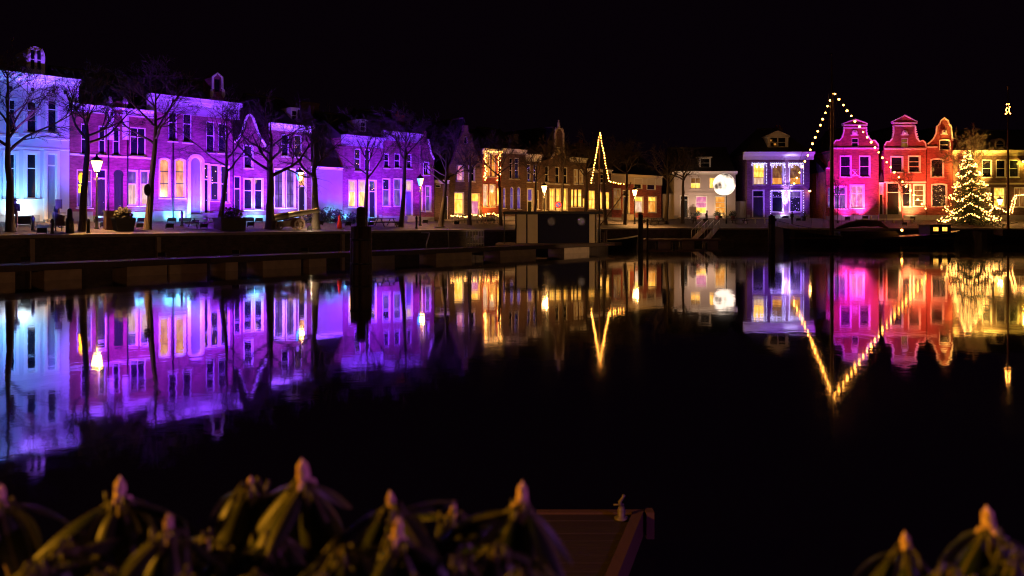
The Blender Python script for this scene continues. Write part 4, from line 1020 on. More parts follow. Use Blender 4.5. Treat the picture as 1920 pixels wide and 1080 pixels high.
# ------------------------------------------------------------------ street lamps
def street_lamp(label, row, px, p, yhead, blue=False, power=160):
    v = row.spot(px, p); rr = row.off(p); H = rr.z(px, yhead) - v.z
    t = thing('street_lamp', label, 'street lamp', v, row.rz, 'old lantern street lamps along the quay')
    mb = MB(); mb.lathe([(0.16, 0), (0.16, 0.12), (0.11, 0.2), (0.10, 0.75), (0.12, 0.8), (0.065, 0.9), (0.05, H-0.75), (0.085, H-0.70), (0.04, H-0.62), (0.09, H-0.36)], 10)
    mb.tube([(-0.32, 0, H-0.85), (0.32, 0, H-0.85)], 0.018, 5); mb.ball((-0.33, 0, H-0.85), 0.035, 6, 4); mb.ball((0.33, 0, H-0.85), 0.035, 6, 4); mb.build('post', 'iron', t)
    rot = math.pi/4
    mb = MB(); mb.lathe([(0.40, H+0.36), (0.42, H+0.39), (0.24, H+0.56), (0.10, H+0.64), (0.06, H+0.74), (0.02, H+0.84)], 6, rot=rot, smooth=False)
    for k in range(6):
        a = rot + k*math.pi/3; mb.tube([(0.165*math.cos(a), 0.165*math.sin(a), H-0.34), (0.365*math.cos(a), 0.365*math.sin(a), H+0.36)], 0.018, 4)
    mb.lathe([(0.10, H-0.38), (0.18, H-0.36), (0.18, H-0.34)], 6, rot=rot, smooth=False); mb.build('lantern_frame', 'iron', t)
    for k in range(6):                                  # panes between the six ribs
        a, b = rot + k*math.pi/3, rot + (k+1)*math.pi/3; q = MB()
        q.add([(0.155*math.cos(a), 0.155*math.sin(a), H-0.335), (0.155*math.cos(b), 0.155*math.sin(b), H-0.335), (0.355*math.cos(b), 0.355*math.sin(b), H+0.355), (0.355*math.cos(a), 0.355*math.sin(a), H+0.355)], [(0, 1, 2, 3)])
        q.build('pane', 'lantern_blue' if blue and k in (1, 2) else 'lantern', t)
    for kind, en, dz in (('POINT', power*0.8, 0.0), ('SPOT', power*9.0, -0.25)):    # all round glow, and the strong downward pool under the lantern
        ld = bpy.data.lights.new('lamp_light', kind); ld.energy = en; ld.color = (1.0, 0.48, 0.13); ld.shadow_soft_size = 0.10
        if kind == 'SPOT': ld.spot_size = math.radians(135); ld.spot_blend = 0.6
        link('lamp_light', ld).location = (v.x - row.n.x*0.42, v.y - row.n.y*0.42, v.z + H + dz)
    return t
street_lamp('lit six sided street lantern on a tall black post before the pink house', L, 181.5, 4.2, 312, power=330)
street_lamp('street lantern with one blue side beside the cannon', L, 562, 3.6, 332, True, 90)
street_lamp('street lantern with one blue side at the spout gable end of the purple row', L, 788, 3.6, 342, True, 110)
street_lamp('bright yellow street lantern rising behind the houseboat roof', C, 1020.5, 4.2, 355, power=320)
street_lamp('bright yellow street lantern before the low broad house', C, 1190, 4.2, 362, power=330)
street_lamp('low garden lantern lit in the dark right of the Christmas tree', RB, 1875, 3.0, 379, power=60)

def wall_lamp(label, row, px, py, power, col):
    v = row.at(row.u(px)); z = row.z(px, py)
    t = thing('wall_lamp', label, 'lamp', (v.x - row.n.x*0.004, v.y - row.n.y*0.004, z), row.rz, 'lamps fixed to house walls')
    mb = MB(); mb.box(-0.08, 0.08, -0.03, 0.0, -0.15, 0.2); mb.tube([(0, -0.02, 0.1), (0, -0.25, 0.22), (0, -0.35, 0.2)], 0.02, 5); mb.lathe([(0.05, 0.2), (0.2, 0.08), (0.21, 0.06)], 8, (0, -0.35, 0)); mb.build('bracket', 'iron', t)
    mb = MB(); mb.ball((0, -0.35, 0.0), 0.15, 10, 6); mb.build('globe', 'lantern', t)
    ld = bpy.data.lights.new('lamp_light', 'POINT'); ld.energy = power; ld.color = col; ld.shadow_soft_size = 0.15
    link('lamp_light', ld).location = (v.x - row.n.x*0.55, v.y - row.n.y*0.55, z-0.25)
wall_lamp('round yellow wall lamp high on the wide brick house at the right edge', RB, 1916, 303, 260, (1.0, 0.6, 0.05))
wall_lamp('small amber wall lamp at the right corner of the violet house', R, 1516.5, 358, 25, (1.0, 0.45, 0.1))

# the moon globe on its post
v = R.spot(1362, 5.5); rr = R.off(5.5); zc = rr.z(1358, 346); rad_ = 20.6*rr.Y(1358)/F
t = thing('moon_globe', 'huge glowing moon globe with grey patches on a thin post before the white house', 'moon lamp', v)
def moon_mat():
    m, nt, b = newmat('moon_skin'); N, K = nt.nodes, nt.links
    tc = N.new('ShaderNodeTexCoord'); no = N.new('ShaderNodeTexNoise'); no.inputs['Scale'].default_value = 0.95; no.inputs['Detail'].default_value = 5
    K.new(tc.outputs['Object'], no.inputs['Vector'])
    mr = N.new('ShaderNodeMapRange'); mr.inputs['From Min'].default_value = 0.36; mr.inputs['From Max'].default_value = 0.52; mr.inputs['To Min'].default_value = 0.12; mr.inputs['To Max'].default_value = 1.9
    K.new(no.outputs['Fac'], mr.inputs['Value']); K.new(mr.outputs[0], b.inputs['Emission Strength'])
    b.inputs['Emission Color'].default_value = (1.0, 0.80, 0.62, 1); b.inputs['Base Color'].default_value = (0.5, 0.5, 0.5, 1); return m
M['moon'] = moon_mat()
mb = MB(); mb.ball((0, 0, 0), rad_, 32, 20); g = mb.build('globe', 'moon', t, (-0.28, 0, zc - v.z)); g.rotation_euler = (0.3, 0.2, 2.2)
mb = MB(); mb.tube([(0, 0, 0), (0, 0, zc - v.z - rad_*0.93)], 0.05, 8); mb.lathe([(0.12, 0), (0.12, 0.5), (0.06, 0.55)], 8); mb.build('post', 'iron', t)

# ------------------------------------------------------------------ strings of bulbs
ico = MB(); ico.ball((0, 0, 0), 0.075, 10, 6); bulb_me = ico.build('bulb', 'bulb'); _b = bulb_me.data; bpy.data.objects.remove(bulb_me)
def string(name, label, cat, pts, step, group=None, jit=0.0, seed=5, bulb=None, r=1.0):
    rng = random.Random(seed); t = thing(name, label, cat, pts[0], 0, group); o = Vector(pts[0])
    q = [Vector(p)-o for p in pts]; mb = MB(); mb.tube(q, 0.018, 4); mb.build('cable', 'iron', t)
    acc = 0.0
    for a, b in zip(q[:-1], q[1:]):
        ln = (b-a).length; s = (step - acc) if acc else 0.0
        while s < ln:
            p = a.lerp(b, s/ln); ob = bpy.data.objects.new('bulb', bulb or _b); COL.objects.link(ob); ob.parent = t
            ob.location = p + Vector((rng.uniform(-jit, jit), rng.uniform(-jit, jit), -0.10 + rng.uniform(-jit, jit))); ob.scale = (r*rng.uniform(0.8, 1.2),)*3; s += step
        acc = ln - (s - step) if s >= ln else 0.0
    return t
def pxp(px, py, Y): return Vector(((px-960)/F*Y, Y, CH - (py-HY)/F*Y))
def sag(a, b, k, n=10): return [a.lerp(b, i/n) + Vector((0, 0, -k*4*(i/n)*(1-i/n))) for i in range(n+1)]
top = pxp(1564, 174, 92.0)
l1 = sag(top + Vector((-0.2, 0, 0)), pxp(1484, 352, 97.5), 0.5, 12); l2 = sag(top + Vector((0.2, 0.2, 0)), pxp(1742, 396, 99.0), 0.45, 16)
string('bulb_string', 'string of amber bulbs falling left from the barge mast to the violet house', 'light string', l1, 0.78, 'strings of bulbs hung from masts', 0.04, 3, r=1.4)
string('bulb_string', 'long string of amber bulbs falling right from the barge mast across the gables', 'light string', l2, 0.88, 'strings of bulbs hung from masts', 0.04, 4, r=1.5)
string('bulb_string', 'steep inverted V of yellow bulbs on the boat mast behind the houseboat', 'light string',
       sag(pxp(1108.5, 341, 84), pxp(1124.5, 249, 84), 0.1, 5)[:-1] + sag(pxp(1125, 247, 84), pxp(1142.5, 339, 84), 0.1, 5) + [pxp(1169, 344, 84)], 0.27, 'strings of bulbs hung from masts', 0.03, 6, r=0.75)
rng = random.Random(9)
pts = [pxp(1890 + 4.5*math.cos(i*1.9)*(1-i/26), 212 - i*0.95, 99.0) + Vector((0, 0.35*math.sin(i*1.9), 0)) for i in range(22)]
string('bulb_string', 'cluster of amber bulbs wound round the top of the right hand mast', 'light string', pts, 0.55, 'strings of bulbs hung from masts', 0.05, 11, r=0.9)
# fairy lights wound on the amber house, the violet house and the gables of the right row
fb = MB(); fb.ball((0, 0, 0), 0.05, 6, 4); fbo = fb.build('bulb', 'bulb_small'); fbm = fbo.data; bpy.data.objects.remove(fbo)
M['bulb_white'] = emit('white_fairy_bulb', (0.62, 0.55, 1.0), 3.0, sample=False)
fb = MB(); fb.ball((0, 0, 0), 0.045, 6, 4); fbo = fb.build('bulb', 'bulb_white'); fbw = fbo.data; bpy.data.objects.remove(fbo)
def onwall(row, px, py, out=0.14):
    q = row.at(row.u(px)); return Vector((q.x - row.n.x*out, q.y - row.n.y*out, row.z(px, py)))
rng = random.Random(2)
p_ = [onwall(C, 906, 284, 0.5)]
for k in range(15):
    y = 288 + k*3.5; p_.append(onwall(C, 906 + (5 if k % 2 else 0.5) + rng.uniform(-1, 1), y, 0.15))
string('fairy_lights', 'amber fairy lights hanging down the left edge of the amber brick house', 'light string', p_, 0.28, 'fairy lights on house fronts', 0.06, 14, fbm, 1.5)
p_ = [onwall(C, 905, 283, 0.55), onwall(C, 937, 284, 0.55)]
for k in range(15):
    y = 288 + k*3.5; p_.append(onwall(C, 932 + (4 if k % 2 else 0.0) + rng.uniform(-1, 1), y, 0.15))
string('fairy_lights', 'amber fairy lights along the cornice and right edge of the amber brick house', 'light string', p_, 0.28, 'fairy lights on house fronts', 0.06, 15, fbm, 1.5)
for nm, x0, x1 in (('left', 1412.5, 1433), ('middle', 1447.5, 1467.5), ('right', 1481, 1502)):
    p_ = []
    n = 11
    for k in range(n):
        px = x0-3 + (x1-x0+6)*k/(n-1); d = rng.choice([2, 5, 9]); p_ += [onwall(R, px, 304.5, 0.12), onwall(R, px, 304.5+d, 0.12), onwall(R, px, 304.6, 0.12)]
    p_ += [onwall(R, x1+4, 305, 0.12), onwall(R, x1+4, 345, 0.12)]
    string('fairy_lights', 'violet white icicle lights over the %s upper window of the violet house' % nm, 'light string', p_, 0.19, 'fairy lights on house fronts', 0.02, 20, fbw, 1.0)
string('fairy_lights', 'violet white fairy lights round the ground bays of the violet house', 'light string',
       [onwall(R, 1444, 398), onwall(R, 1444, 356), onwall(R, 1471, 356), onwall(R, 1478, 356), onwall(R, 1506, 356), onwall(R, 1506, 398)], 0.22, 'fairy lights on house fronts', 0.02, 22, fbw, 1.0)
p_ = [onwall(RB, 1895 + 0, 398, 0.3), onwall(RB, 1903, 365, 0.3), onwall(RB, 1925, 363, 0.3), onwall(RB, 1950, 366, 0.3)]
string('fairy_lights', 'warm fairy lights round the doorway at the right edge of the quay', 'light string', p_, 0.22, 'fairy lights on house fronts', 0.05, 23, fbm, 1.6)

# ------------------------------------------------------------------ the Christmas tree
v = R.spot(1819, 7.0); rr = R.off(7.0); HT = rr.z(1812, 281) - v.z; RT = 48*rr.Y(1819)/F
t = thing('christmas_tree', 'tall fir hung with swags of warm fairy lights on the quay', 'Christmas tree', v)
mb = MB(); mb.tube([(0, 0, -0.1), (0, 0, HT*0.5), (-0.4, 0, HT)], [0.2, 0.11, 0.02], 8); mb.build('trunk', 'bark', t)
M['needles'] = plain('fir_needles', (0.045, 0.075, 0.03), 0.6, var=0.5, scale=3)
rng = random.Random(77); mb = MB()
def cone_r(f): return RT*(1-f)**0.85*(0.93 + 0.13*math.sin(f*40))
for i in range(430):
    f = (i/430)**1.15*0.985; a = i*2.399 + rng.uniform(-.2, .2); z = 0.35 + f*(HT-0.5); ln = cone_r(f)*rng.uniform(0.62, 1.2) + 0.12
    b0 = Vector((-0.4*max(0, f-0.5)*2*f, 0, z)); d = Vector((math.cos(a), math.sin(a), 0)); tip = b0 + d*ln + Vector((0, 0, -0.16*ln + 0.06))
    mb.tube([b0, b0.lerp(tip, .5) + Vector((0, 0, 0.05*ln)), tip], [0.025, 0.018, 0.006], 3, cap=False)
    sd = Vector((-d.y, d.x, 0)); m = max(3, int(ln*7))
    for k in range(m):                                  # hanging sprays of needles
        p = b0.lerp(tip, 0.25 + 0.75*(k+rng.random())/m)
        for s_ in (-1, 1):
            e = p + (sd*s_*rng.uniform(0.5, 1.0) + d*0.5 + Vector((0, 0, rng.uniform(-0.55, 0.15))))*rng.uniform(0.16, 0.34)
            w = (e-p).cross(Vector((0, 0, 1))).normalized()*0.04 + Vector((0, 0, 0.03)); q = p.lerp(e, .55)
            mb.add([p, q+w, e, q-w], [(0, 1, 2, 3)])
mb.build('crown', 'needles', t)
for gi, (f0, f1, amp, ph) in enumerate([(0.06, 0.10, .10, .3), (0.20, 0.26, .13, 1.9), (0.36, 0.41, .11, 3.0), (0.52, 0.57, .09, .2), (0.66, 0.71, .07, 1.2), (0.78, 0.83, .05, 2.2), (0.85, 0.975, .01, 0.5)]):
    mb = MB(); nb = int(46 + 84*(1-f0)); path = []; s_ = 0.0
    while s_ < 1:
        s_ += rng.uniform(0.2, 1.8)/nb; a = ph + s_*6.283*(1 if gi < 6 else 2.4)
        f = lerp(f0, f1, s_) + amp*(0.4 - abs(math.sin(a*(1.5 + 0.5*(gi % 3)) + gi))) + rng.gauss(0, .007); f = max(0.004, min(.985, f))
        r_ = cone_r(f)*rng.uniform(0.80, 1.12) + 0.10; p = Vector((r_*math.cos(a) - 0.4*max(0, f-0.5)*2*f, r_*math.sin(a), 0.35 + f*(HT-0.5) + rng.uniform(-.07, .07)))
        path.append(p); mb.ball(p, rng.choice((0.03, 0.045, 0.06, 0.085)), 6, 4, 1)
    mb.tube(path, 0.008, 3, 0, cap=False); mb.build('light_garland', ['iron', 'bulb_small'], t)
# warm lights strung along the railing right of the tree
string('fairy_lights', 'low swag of warm lights from the Christmas tree to the right hand mast', 'light string', [pxp(1866, 386, 98.5), pxp(1880, 392, 98.5), pxp(1892, 400, 98.5), pxp(1897, 380, 98.5), pxp(1903, 366, 98.5)], 0.24, 'fairy lights on house fronts', 0.06, 25, fbm, 1.6)

# ------------------------------------------------------------------ floating jetty, mooring piles, boats
t = thing('floating_jetty', 'long low floating jetty on concrete floats before the left quay', 'jetty', (J.o.x, J.o.y, 0), J.rz)
u0, u1 = J.u(-60)-0, J.u(1165); n = 0
mb = MB(); mb.box(u0, u1, 0.05, 2.0, 0.66, 0.79); mb.build('deck', 'wood', t)
mb = MB(); mb.box(u0, u1, -0.05, 0.047, 0.50, 0.80); mb.box(u0, u1, 2.003, 2.1, 0.50, 0.80); mb.build('edge_beam', 'dark_wood', t)
for a, b in ((-40, 30), (85, 155), (240, 315), (320, 390), (425, 448), (495, 567), (582, 614), (697, 742), (820, 887), (940, 1007), (1060, 1107)):
    ua, ub = J.u(a), J.u(b); mb = MB()
    mb.box(ua, ub, 0.12, 1.9, -0.35, 0.62); mb.box(ua+0.05, ub-0.05, 0.09, 0.117, 0.22, 0.27); mb.build('float', 'concrete', t)
for px in (200, 250, 330, 412, 640, 730):
    u = J.u(px); mb = MB(); mb.tube([(u-0.16, 0.3, 0.86), (u+0.16, 0.3, 0.86)], 0.03, 6); mb.tube([(u, 0.3, 0.78), (u, 0.3, 0.86)], 0.035, 6); mb.build('cleat', 'steel', t)
def jworld(px, off=0.0):
    q = J.at(J.u(px)) + J.n*off; return q

def pile_cluster(label, px, Y, py_top, py_cap, wpx, seed, group='wooden mooring piles'):
    rng = random.Random(seed); x = (px-960)/F*Y; r = wpx*Y/F/2; zt = CH-(py_top-HY)*Y/F; zc = CH-(py_cap-HY)*Y/F
    t = thing('mooring_pile', label, 'mooring pile', (x, Y, 0), 0, group)
    n = 6 if r > 0.3 else 1
    for k in range(n):
        a = k*6.283/n; rr = r*0.40 if n > 1 else r; cx, cy = ((r-rr)*math.cos(a), (r-rr)*math.sin(a)) if n > 1 else (0, 0)
        mb = MB(); mb.tube([(cx*1.06, cy*1.06, -2.2), (cx, cy, zc*0.5), (cx*0.96, cy*0.96, zc - rng.uniform(0, .12))], [rr*1.08, rr*1.02, rr*0.95], 10); mb.build('post', 'dark_wood', t)
    if n > 1:
        mb = MB(); mb.tube([(0, 0, -2.2), (0, 0, zt)], [r*0.5, r*0.42], 10); mb.lathe([(r*0.47, zt-0.5), (r*0.47, zt-0.42)], 12); mb.lathe([(r*0.46, zt), (r*0.3, zt+0.06), (0.01, zt+0.1)], 12); mb.build('post', 'dark_wood', t)
        mb = MB(); mb.lathe([(r*1.03, zc-0.75), (r*1.05, zc-0.7), (r*1.03, zc-0.65)], 16); mb.lathe([(r*1.03, 0.55), (r*1.05, 0.6), (r*1.03, 0.65)], 16); mb.build('iron_band', 'iron', t)
    else:
        mb = MB(); mb.lathe([(r*1.1, zt-0.02), (r*0.9, zt+0.06), (0.01, zt+0.12)], 12); mb.build('cap', 'iron', t)
    return t
pile_cluster('stout cluster of dark wooden mooring piles with a taller middle post', 677, 42, 391, 424, 40, 4)
pile_cluster('single dark mooring pile right of the houseboat', 1201, 76, 400, 400, 10, 5)
pile_cluster('slim dark mooring pile further right of the houseboat', 1214, 78, 408, 408, 4, 6)
pile_cluster('dark mooring pile at the bow of the barge', 1447, 72, 404, 404, 13, 7)
pile_cluster('short pale mooring stake before the right hand quay', 1324, 84, 456, 456, 5, 8)
pile_cluster('short mooring stake left of the other stake on the right', 1263, 84, 458, 458, 6, 9)

# houseboat
hb = Row((0.1, 73.0), (1, -0.05), 0.75, 0.75, 1)
ha, hz0 = hb.at(hb.u(962)), 0.0
t = thing('houseboat', 'boxy dark blue houseboat with two portholes and two cream doors', 'houseboat', (ha.x, ha.y, 0), hb.rz)
Lh = hb.u(1120)-hb.u(962); zr = hb.z(1040, 397); f_ = lambda px: hb.u(px)-hb.u(962)
M['navy'] = plain('navy_cabin_paint', (0.005, 0.004, 0.018), 0.6, var=0.2, spec=0.15)
M['cream_door'] = plain('cream_ribbed_door', (0.42, 0.33, 0.20), 0.5, var=0.12, scale=2)
mb = MB(); mb.box(-0.8, Lh+1.0, -0.1, 4.6, -0.5, 0.55); mb.build('hull', 'dark_wood', t)
mb = MB(); mb.box(-1.6, Lh+1.6, -0.25, 4.7, 0.553, 0.72); mb.build('deck', 'wood', t)
mb = MB(); ph = []
for px in (1034, 1090):
    c = (f_(px), hb.z(px, 415)); ph.append((c, [(c[0]+0.34*math.cos(a*0.3927), c[1]+0.34*math.sin(a*0.3927)) for a in range(16)]))
mb.prism([(f_(1009), 0.723), (f_(1104), 0.723), (f_(1104), zr-0.2), (f_(1009), zr-0.2)], 0.0, 0.12, 0, [p[1][::-1] for p in ph]); mb.box(f_(1009), Lh-0.003, 0.123, 4.3, 0.723, zr-0.203)
cab = mb.build('cabin', 'navy', t)
M['porthole_pane'] = litpane('porthole_glow', (0.45, 0.22, 0.12), (1.0, 0.7, 0.5), 0.07)
for c, lp in ph:
    mb = MB(); mb.prism([(c[0]+0.44*math.cos(a*0.3927), c[1]+0.44*math.sin(a*0.3927)) for a in range(16)], -0.04, 0.02, 0, [[(c[0]+0.33*math.cos(a*0.3927), c[1]+0.33*math.sin(a*0.3927)) for a in range(16)][::-1]])
    w = mb.build('porthole', 'iron', t); mb = MB(); mb.prism([(c[0]+0.335*math.cos(a*0.3927), c[1]+0.335*math.sin(a*0.3927)) for a in range(16)], 0.03, 0.06); mb.build('pane', 'porthole_pane', w)
for a, b in ((968.5, 986.5), (989, 1008)):
    mb = MB(); ua, ub = f_(a), f_(b); mb.box(ua, ub, 0.02, 0.10, 0.76, zr-0.25)
    for k in range(9): x = ua + (ub-ua)*(k+0.5)/9; mb.box(x-0.025, x+0.025, 0.0, 0.017, 0.80, zr-0.30)
    mb.build('door', 'cream_door', t)
mb = MB(); mb.box(f_(966), f_(1008.9), 0.11, 4.3, 0.723, zr-0.21); mb.build('cabin_end', 'navy', t)
mb = MB(); mb.box(f_(1105), f_(1120), 0.05, 0.12, 0.723, zr-0.21); mb.build('side_panel', 'cream_door', t)
mb = MB(); mb.box(f_(944), Lh+0.5, -0.5, 4.6, zr-0.2, zr-0.02); mb.box(f_(946), Lh+0.4, -0.45, 4.5, zr-0.018, zr+0.03); mb.build('roof', 'iron', t)
mb = MB()
for px in (946, 1124): mb = MB(); mb.tube([(f_(px), -0.3, 0.7), (f_(px), -0.3, zr-0.2)], 0.05, 6); mb.build('roof_post', 'iron', t)
mb = MB()                                               # small white raised lettering strip over the right porthole (illegible in the photograph)
mb.box(f_(1081), f_(1097), -0.012, -0.003, hb.z(1089, 400.5), hb.z(1089, 398.8)); mb.build('name_strip', 'concrete', t)
# white railing on the jetty by the houseboat
q = jworld(914, 2.2); t = thing('railing', 'white painted railing panel on the jetty left of the houseboat', 'railing', (q.x, q.y, 0.78), J.rz)
w = J.off(-2.2).u(944) - J.off(-2.2).u(914); mb = MB()
for k in range(7): mb.tube([(w*k/6, 0, 0), (w*k/6, 0, 1.25)], 0.022, 5)
mb.build('bar', 'trim', t); mb = MB()
for z in (0.25, 0.75, 1.25): mb.tube([(-0.03, 0, z), (w+0.03, 0, z)], 0.028, 5)
mb.build('rail', 'trim', t); mb = MB(); mb.box(w*0.42, w*0.62, -0.04, 0.04, 0.5, 0.9); mb.build('panel', 'trim', t)
# handrail hoops down to the jetty
for lab, px, sgn in (('bent steel handrail where the gangway leaves the jetty', 882, 1), ('curved pale rail of a ladder on the quay wall', 858, 1)):
    v = Co.at(C.u(px)+0); q = jworld(px, 2.4 if px > 870 else 3.0); t = thing('handrail', lab, 'handrail', (q.x, q.y, 0.0), J.rz)
    mb = MB(); h_ = 2.25 if px > 870 else 1.9
    mb.tube([(-0.4 if px > 870 else -0.3, 0, 0.5), (-0.35, 0, 1.0), (0.0, 0, h_), (-0.5, 0.4, h_+0.05)] if px < 870 else [(0.1, 0, 0.6), (0, 0, h_), (-1.1, 0.3, h_+0.08)], 0.05, 6); mb.build('rail', 'steel', t)
# white posts and bench frames on the jetty end right of the houseboat
t = thing('bollard_stand', 'white electricity pillars at the right end of the jetty', 'pillar', (*jworld(1150, 1.6), 0.72), J.rz)
for k, (dx, h_) in enumerate(((0, 1.2), (0.7, 0.9), (1.1, 1.1))):
    mb = MB(); mb.box(dx-0.10, dx+0.10, -0.1, 0.1, 0, h_); mb.box(dx-0.12, dx+0.12, -0.12, 0.12, h_+0.002, h_+0.08); mb.build('pillar', 'concrete' if k else 'trim', t)

def hull(mb, Lh, B, z_mid, z_bow, z_stern, n=18, mi=0):
    """bluff bowed flat bottomed hull, bow towards -x"""
    vs, fs, m = [], [], 6
    for i in range(n+1):
        s = i/n; x = -Lh/2 + Lh*s
        hw = B/2*min(1, (1-abs(2*s-1)**4)**0.5 + 0.03)
        zt = z_mid + (z_bow-z_mid)*max(0, 1-2*s)**2.2 + (z_stern-z_mid)*max(0, 2*s-1)**2.4
        for k in range(m):
            f = k/(m-1); vs.append((x + (0.35*(1-f) if s < 0.5 else -0.35*(1-f))*abs(2*s-1)**3, -hw*(0.80+0.2*f**0.6), -0.6 + (zt+0.6)*f))
        for k in range(m):
            f = (m-1-k)/(m-1); vs.append((x + (0.35*(1-f) if s < 0.5 else -0.35*(1-f))*abs(2*s-1)**3, hw*(0.80+0.2*f**0.6), -0.6 + (zt+0.6)*f))
    M_ = 2*m
    for i in range(n):
        for k in range(M_): a, b = i*M_+k, i*M_+(k+1) % M_; fs.append((a, b, b+M_, a+M_))
    fs += [tuple(range(M_-1, -1, -1)), tuple(range(n*M_, (n+1)*M_))]
    return mb.add(vs, fs, mi, False)

M['hull'] = plain('black_hull_paint', (0.018, 0.015, 0.016), 0.35, var=0.3)
M['canvas'] = plain('dark_sail_canvas', (0.06, 0.03, 0.03), 0.9, var=0.3, scale=4)
Yb = 91.5; xm = (1620-960)/F*Yb
t = thing('barge', 'long black flat bottomed sailing barge moored before the bright gables', 'barge', (xm, Yb, 0), 0)
Lb = (1800-1440)/F*Yb
mb = MB(); hull(mb, Lb, 4.2, 0.95, 2.3, 1.7); mb.build('hull', 'hull', t)
mb = MB(); mb.box(-Lb*0.42, Lb*0.42, -2.22, -2.12, 0.78, 0.90); mb.build('rubbing_strake', 'wood', t)
mb = MB()
pts = [(-Lb*0.47+i*1.1, -1.4 - 0.45*min(1, i/3), 2.75 - 0.28*i + 0.012*i*i) for i in range(7)]
mb.tube(pts, 0.03, 5)
for p in pts: mb.tube([(p[0], p[1], max(1.0, p[2]-0.9)), p], 0.025, 5)
mb.build('bow_rail', 'iron', t)
mx = (1561-960)/F*Yb - xm; zt = CH + (HY-107)/F*Yb
M['mast_wood'] = plain('varnished_mast', (0.20, 0.10, 0.045), 0.4, var=0.25, stretch=(3, 3, 0.4))
mb = MB(); mb.tube([(mx, 0.2, 0.8), (mx, 0.2, zt*0.6), (mx, 0.2, zt)], [0.24, 0.19, 0.05], 10); mb.build('mast', 'mast_wood', t)
mb = MB(); mb.tube([(mx, 0.2, zt), (mx, 0.2, zt+0.5)], 0.02, 4); mb.box(mx-0.3, mx+0.1, 0.19, 0.21, zt+0.35, zt+0.5); mb.build('vane', 'iron', t)
mb = MB(); a = (1562-960)/F*Yb - xm + 0.4; b = (1665-960)/F*Yb - xm
mb.tube([(a, 0, 1.9), (a+1.5, 0, 2.35), ((a+b)/2, 0, 2.55), (b-1.0, 0, 2.45), (b, 0, 1.9)], [0.12, 0.30, 0.40, 0.35, 0.08], 10); mb.build('furled_sail', 'canvas', t)
mb = MB(); mb.box(a, b+0.6, -1.3, 1.3, 0.9, 1.35); mb.prism([(a, 1.353), (b+0.6, 1.353), (b+0.5, 1.62), (a+0.1, 1.62)], -1.0, 1.0); mb.build('hatch', 'dark_wood', t)
ca, cb = (1733-960)/F*Yb - xm, (1772-960)/F*Yb - xm
mb = MB(); mb.box(ca, cb, -1.25, 1.25, 1.0, 2.25); mb.box(ca-0.1, cb+0.1, -1.4, 1.4, 2.253, 2.34); mb.build('deckhouse', 'dark_wood', t)
for px in (1743.5, 1760):
    x = (px-960)/F*Yb - xm; mb = MB(); mb.prism([(x-.34, 1.55), (x+.34, 1.55), (x+.34, 2.12), (x-.34, 2.12)], -1.30, -1.253, 0, [[(x-.28, 1.61), (x-.28, 2.06), (x+.28, 2.06), (x+.28, 1.61)]]); w = mb.build('window', 'wood', t)
    mb = MB(); mb.box(x-.285, x+.285, -1.28, -1.257, 1.605, 2.065); mb.build('pane', 'yellow', w)
x = (1675-960)/F*Yb - xm; mb = MB(); mb.ball((x, -2.0, 1.72), 0.13, 8, 6); mb.build('deck_light', 'bulb', t); mb = MB(); mb.tube([(x, -2.0, 0.9), (x, -2.0, 1.6)], 0.025, 5); mb.build('light_stem', 'iron', t)
mb = MB(); lo = [(mx+1.2+1.0*math.cos(k*0.5236)*1.5, 0.55+1.0*math.sin(k*0.5236)*0.75) for k in range(12)]; mb.prism(lo, -2.38, -2.27); mb.build('leeboard', 'dark_wood', t)
mb = MB()
for dx, yy in ((-1.2, -1.9), (1.2, -1.9), (-1.2, 1.9), (1.2, 1.9)): mb.tube([(mx, 0.2, zt*0.93), (mx+dx*1.6, yy, 1.0)], 0.014, 3)
mb.tube([(mx, 0.2, zt*0.93), (-Lb*0.46, 0, 2.2)], 0.016, 3); mb.build('rigging', 'iron', t)

Y2 = 99.0 - 3.0; x2 = (1893-960)/F*Y2
t = thing('sailing_boat', 'dark boat with a tall thin mast at the right edge', 'sailing boat', (x2, Y2, 0), 0)
mb = MB(); hull(mb, 9.0, 3.2, 0.9, 1.6, 1.4); mb.build('hull', 'hull', t)
Ym = 96.2; xq = (1890-960)/F*Ym - x2; zt = CH + (HY-166)/F*Ym
mb = MB(); mb.tube([(xq, 0.2, 0.7), (xq, 0.2, zt*.6), (xq, 0.2, zt)], [0.15, 0.12, 0.05], 8); mb.ball((xq, 0.2, zt+0.15), 0.2, 8, 5, sz=(.7, .7, 1.3)); mb.build('mast', 'mast_wood', t)
mb = MB(); mb.box(-1.4, 2.4, -0.9, 0.9, 0.8, 1.7); mb.box(-1.5, 2.5, -1.0, 1.0, 1.703, 1.78); mb.build('deckhouse', 'dark_wood', t)
mb = MB(); mb.tube([(xq-1.0, -0.2, 1.2), (xq-0.9, -0.2, 2.2), (xq+0.9, -0.2, 2.6)], 0.05, 5); mb.tube([(xq, 0.2, zt-0.4), (-4.4, 0, 1.6)], 0.012, 3); mb.tube([(xq, 0.2, zt-0.4), (4.4, 0, 1.4)], 0.012, 3); mb.build('rigging', 'iron', t)

Y3 = 83.6; x3 = (1125-960)/F*Y3
t = thing('sailing_boat', 'boat behind the houseboat whose thin mast carries the V of bulbs', 'sailing boat', (x3, Y3, 0), 0.1)
mb = MB(); hull(mb, 8.5, 3.0, 0.8, 1.5, 1.3); mb.build('hull', 'hull', t)
mb = MB(); mb.tube([(0, 0.3, 0.6), (0, 0.3, CH + (HY-243)/F*Y3)], [0.12, 0.05], 8); mb.build('mast', 'mast_wood', t)
mb = MB(); mb.tube([(0, 0.3, 2.2), (3.3, 0.3, 6.6), (3.4, 0.3, 6.9)], 0.05, 6); mb.build('boom', 'mast_wood', t)

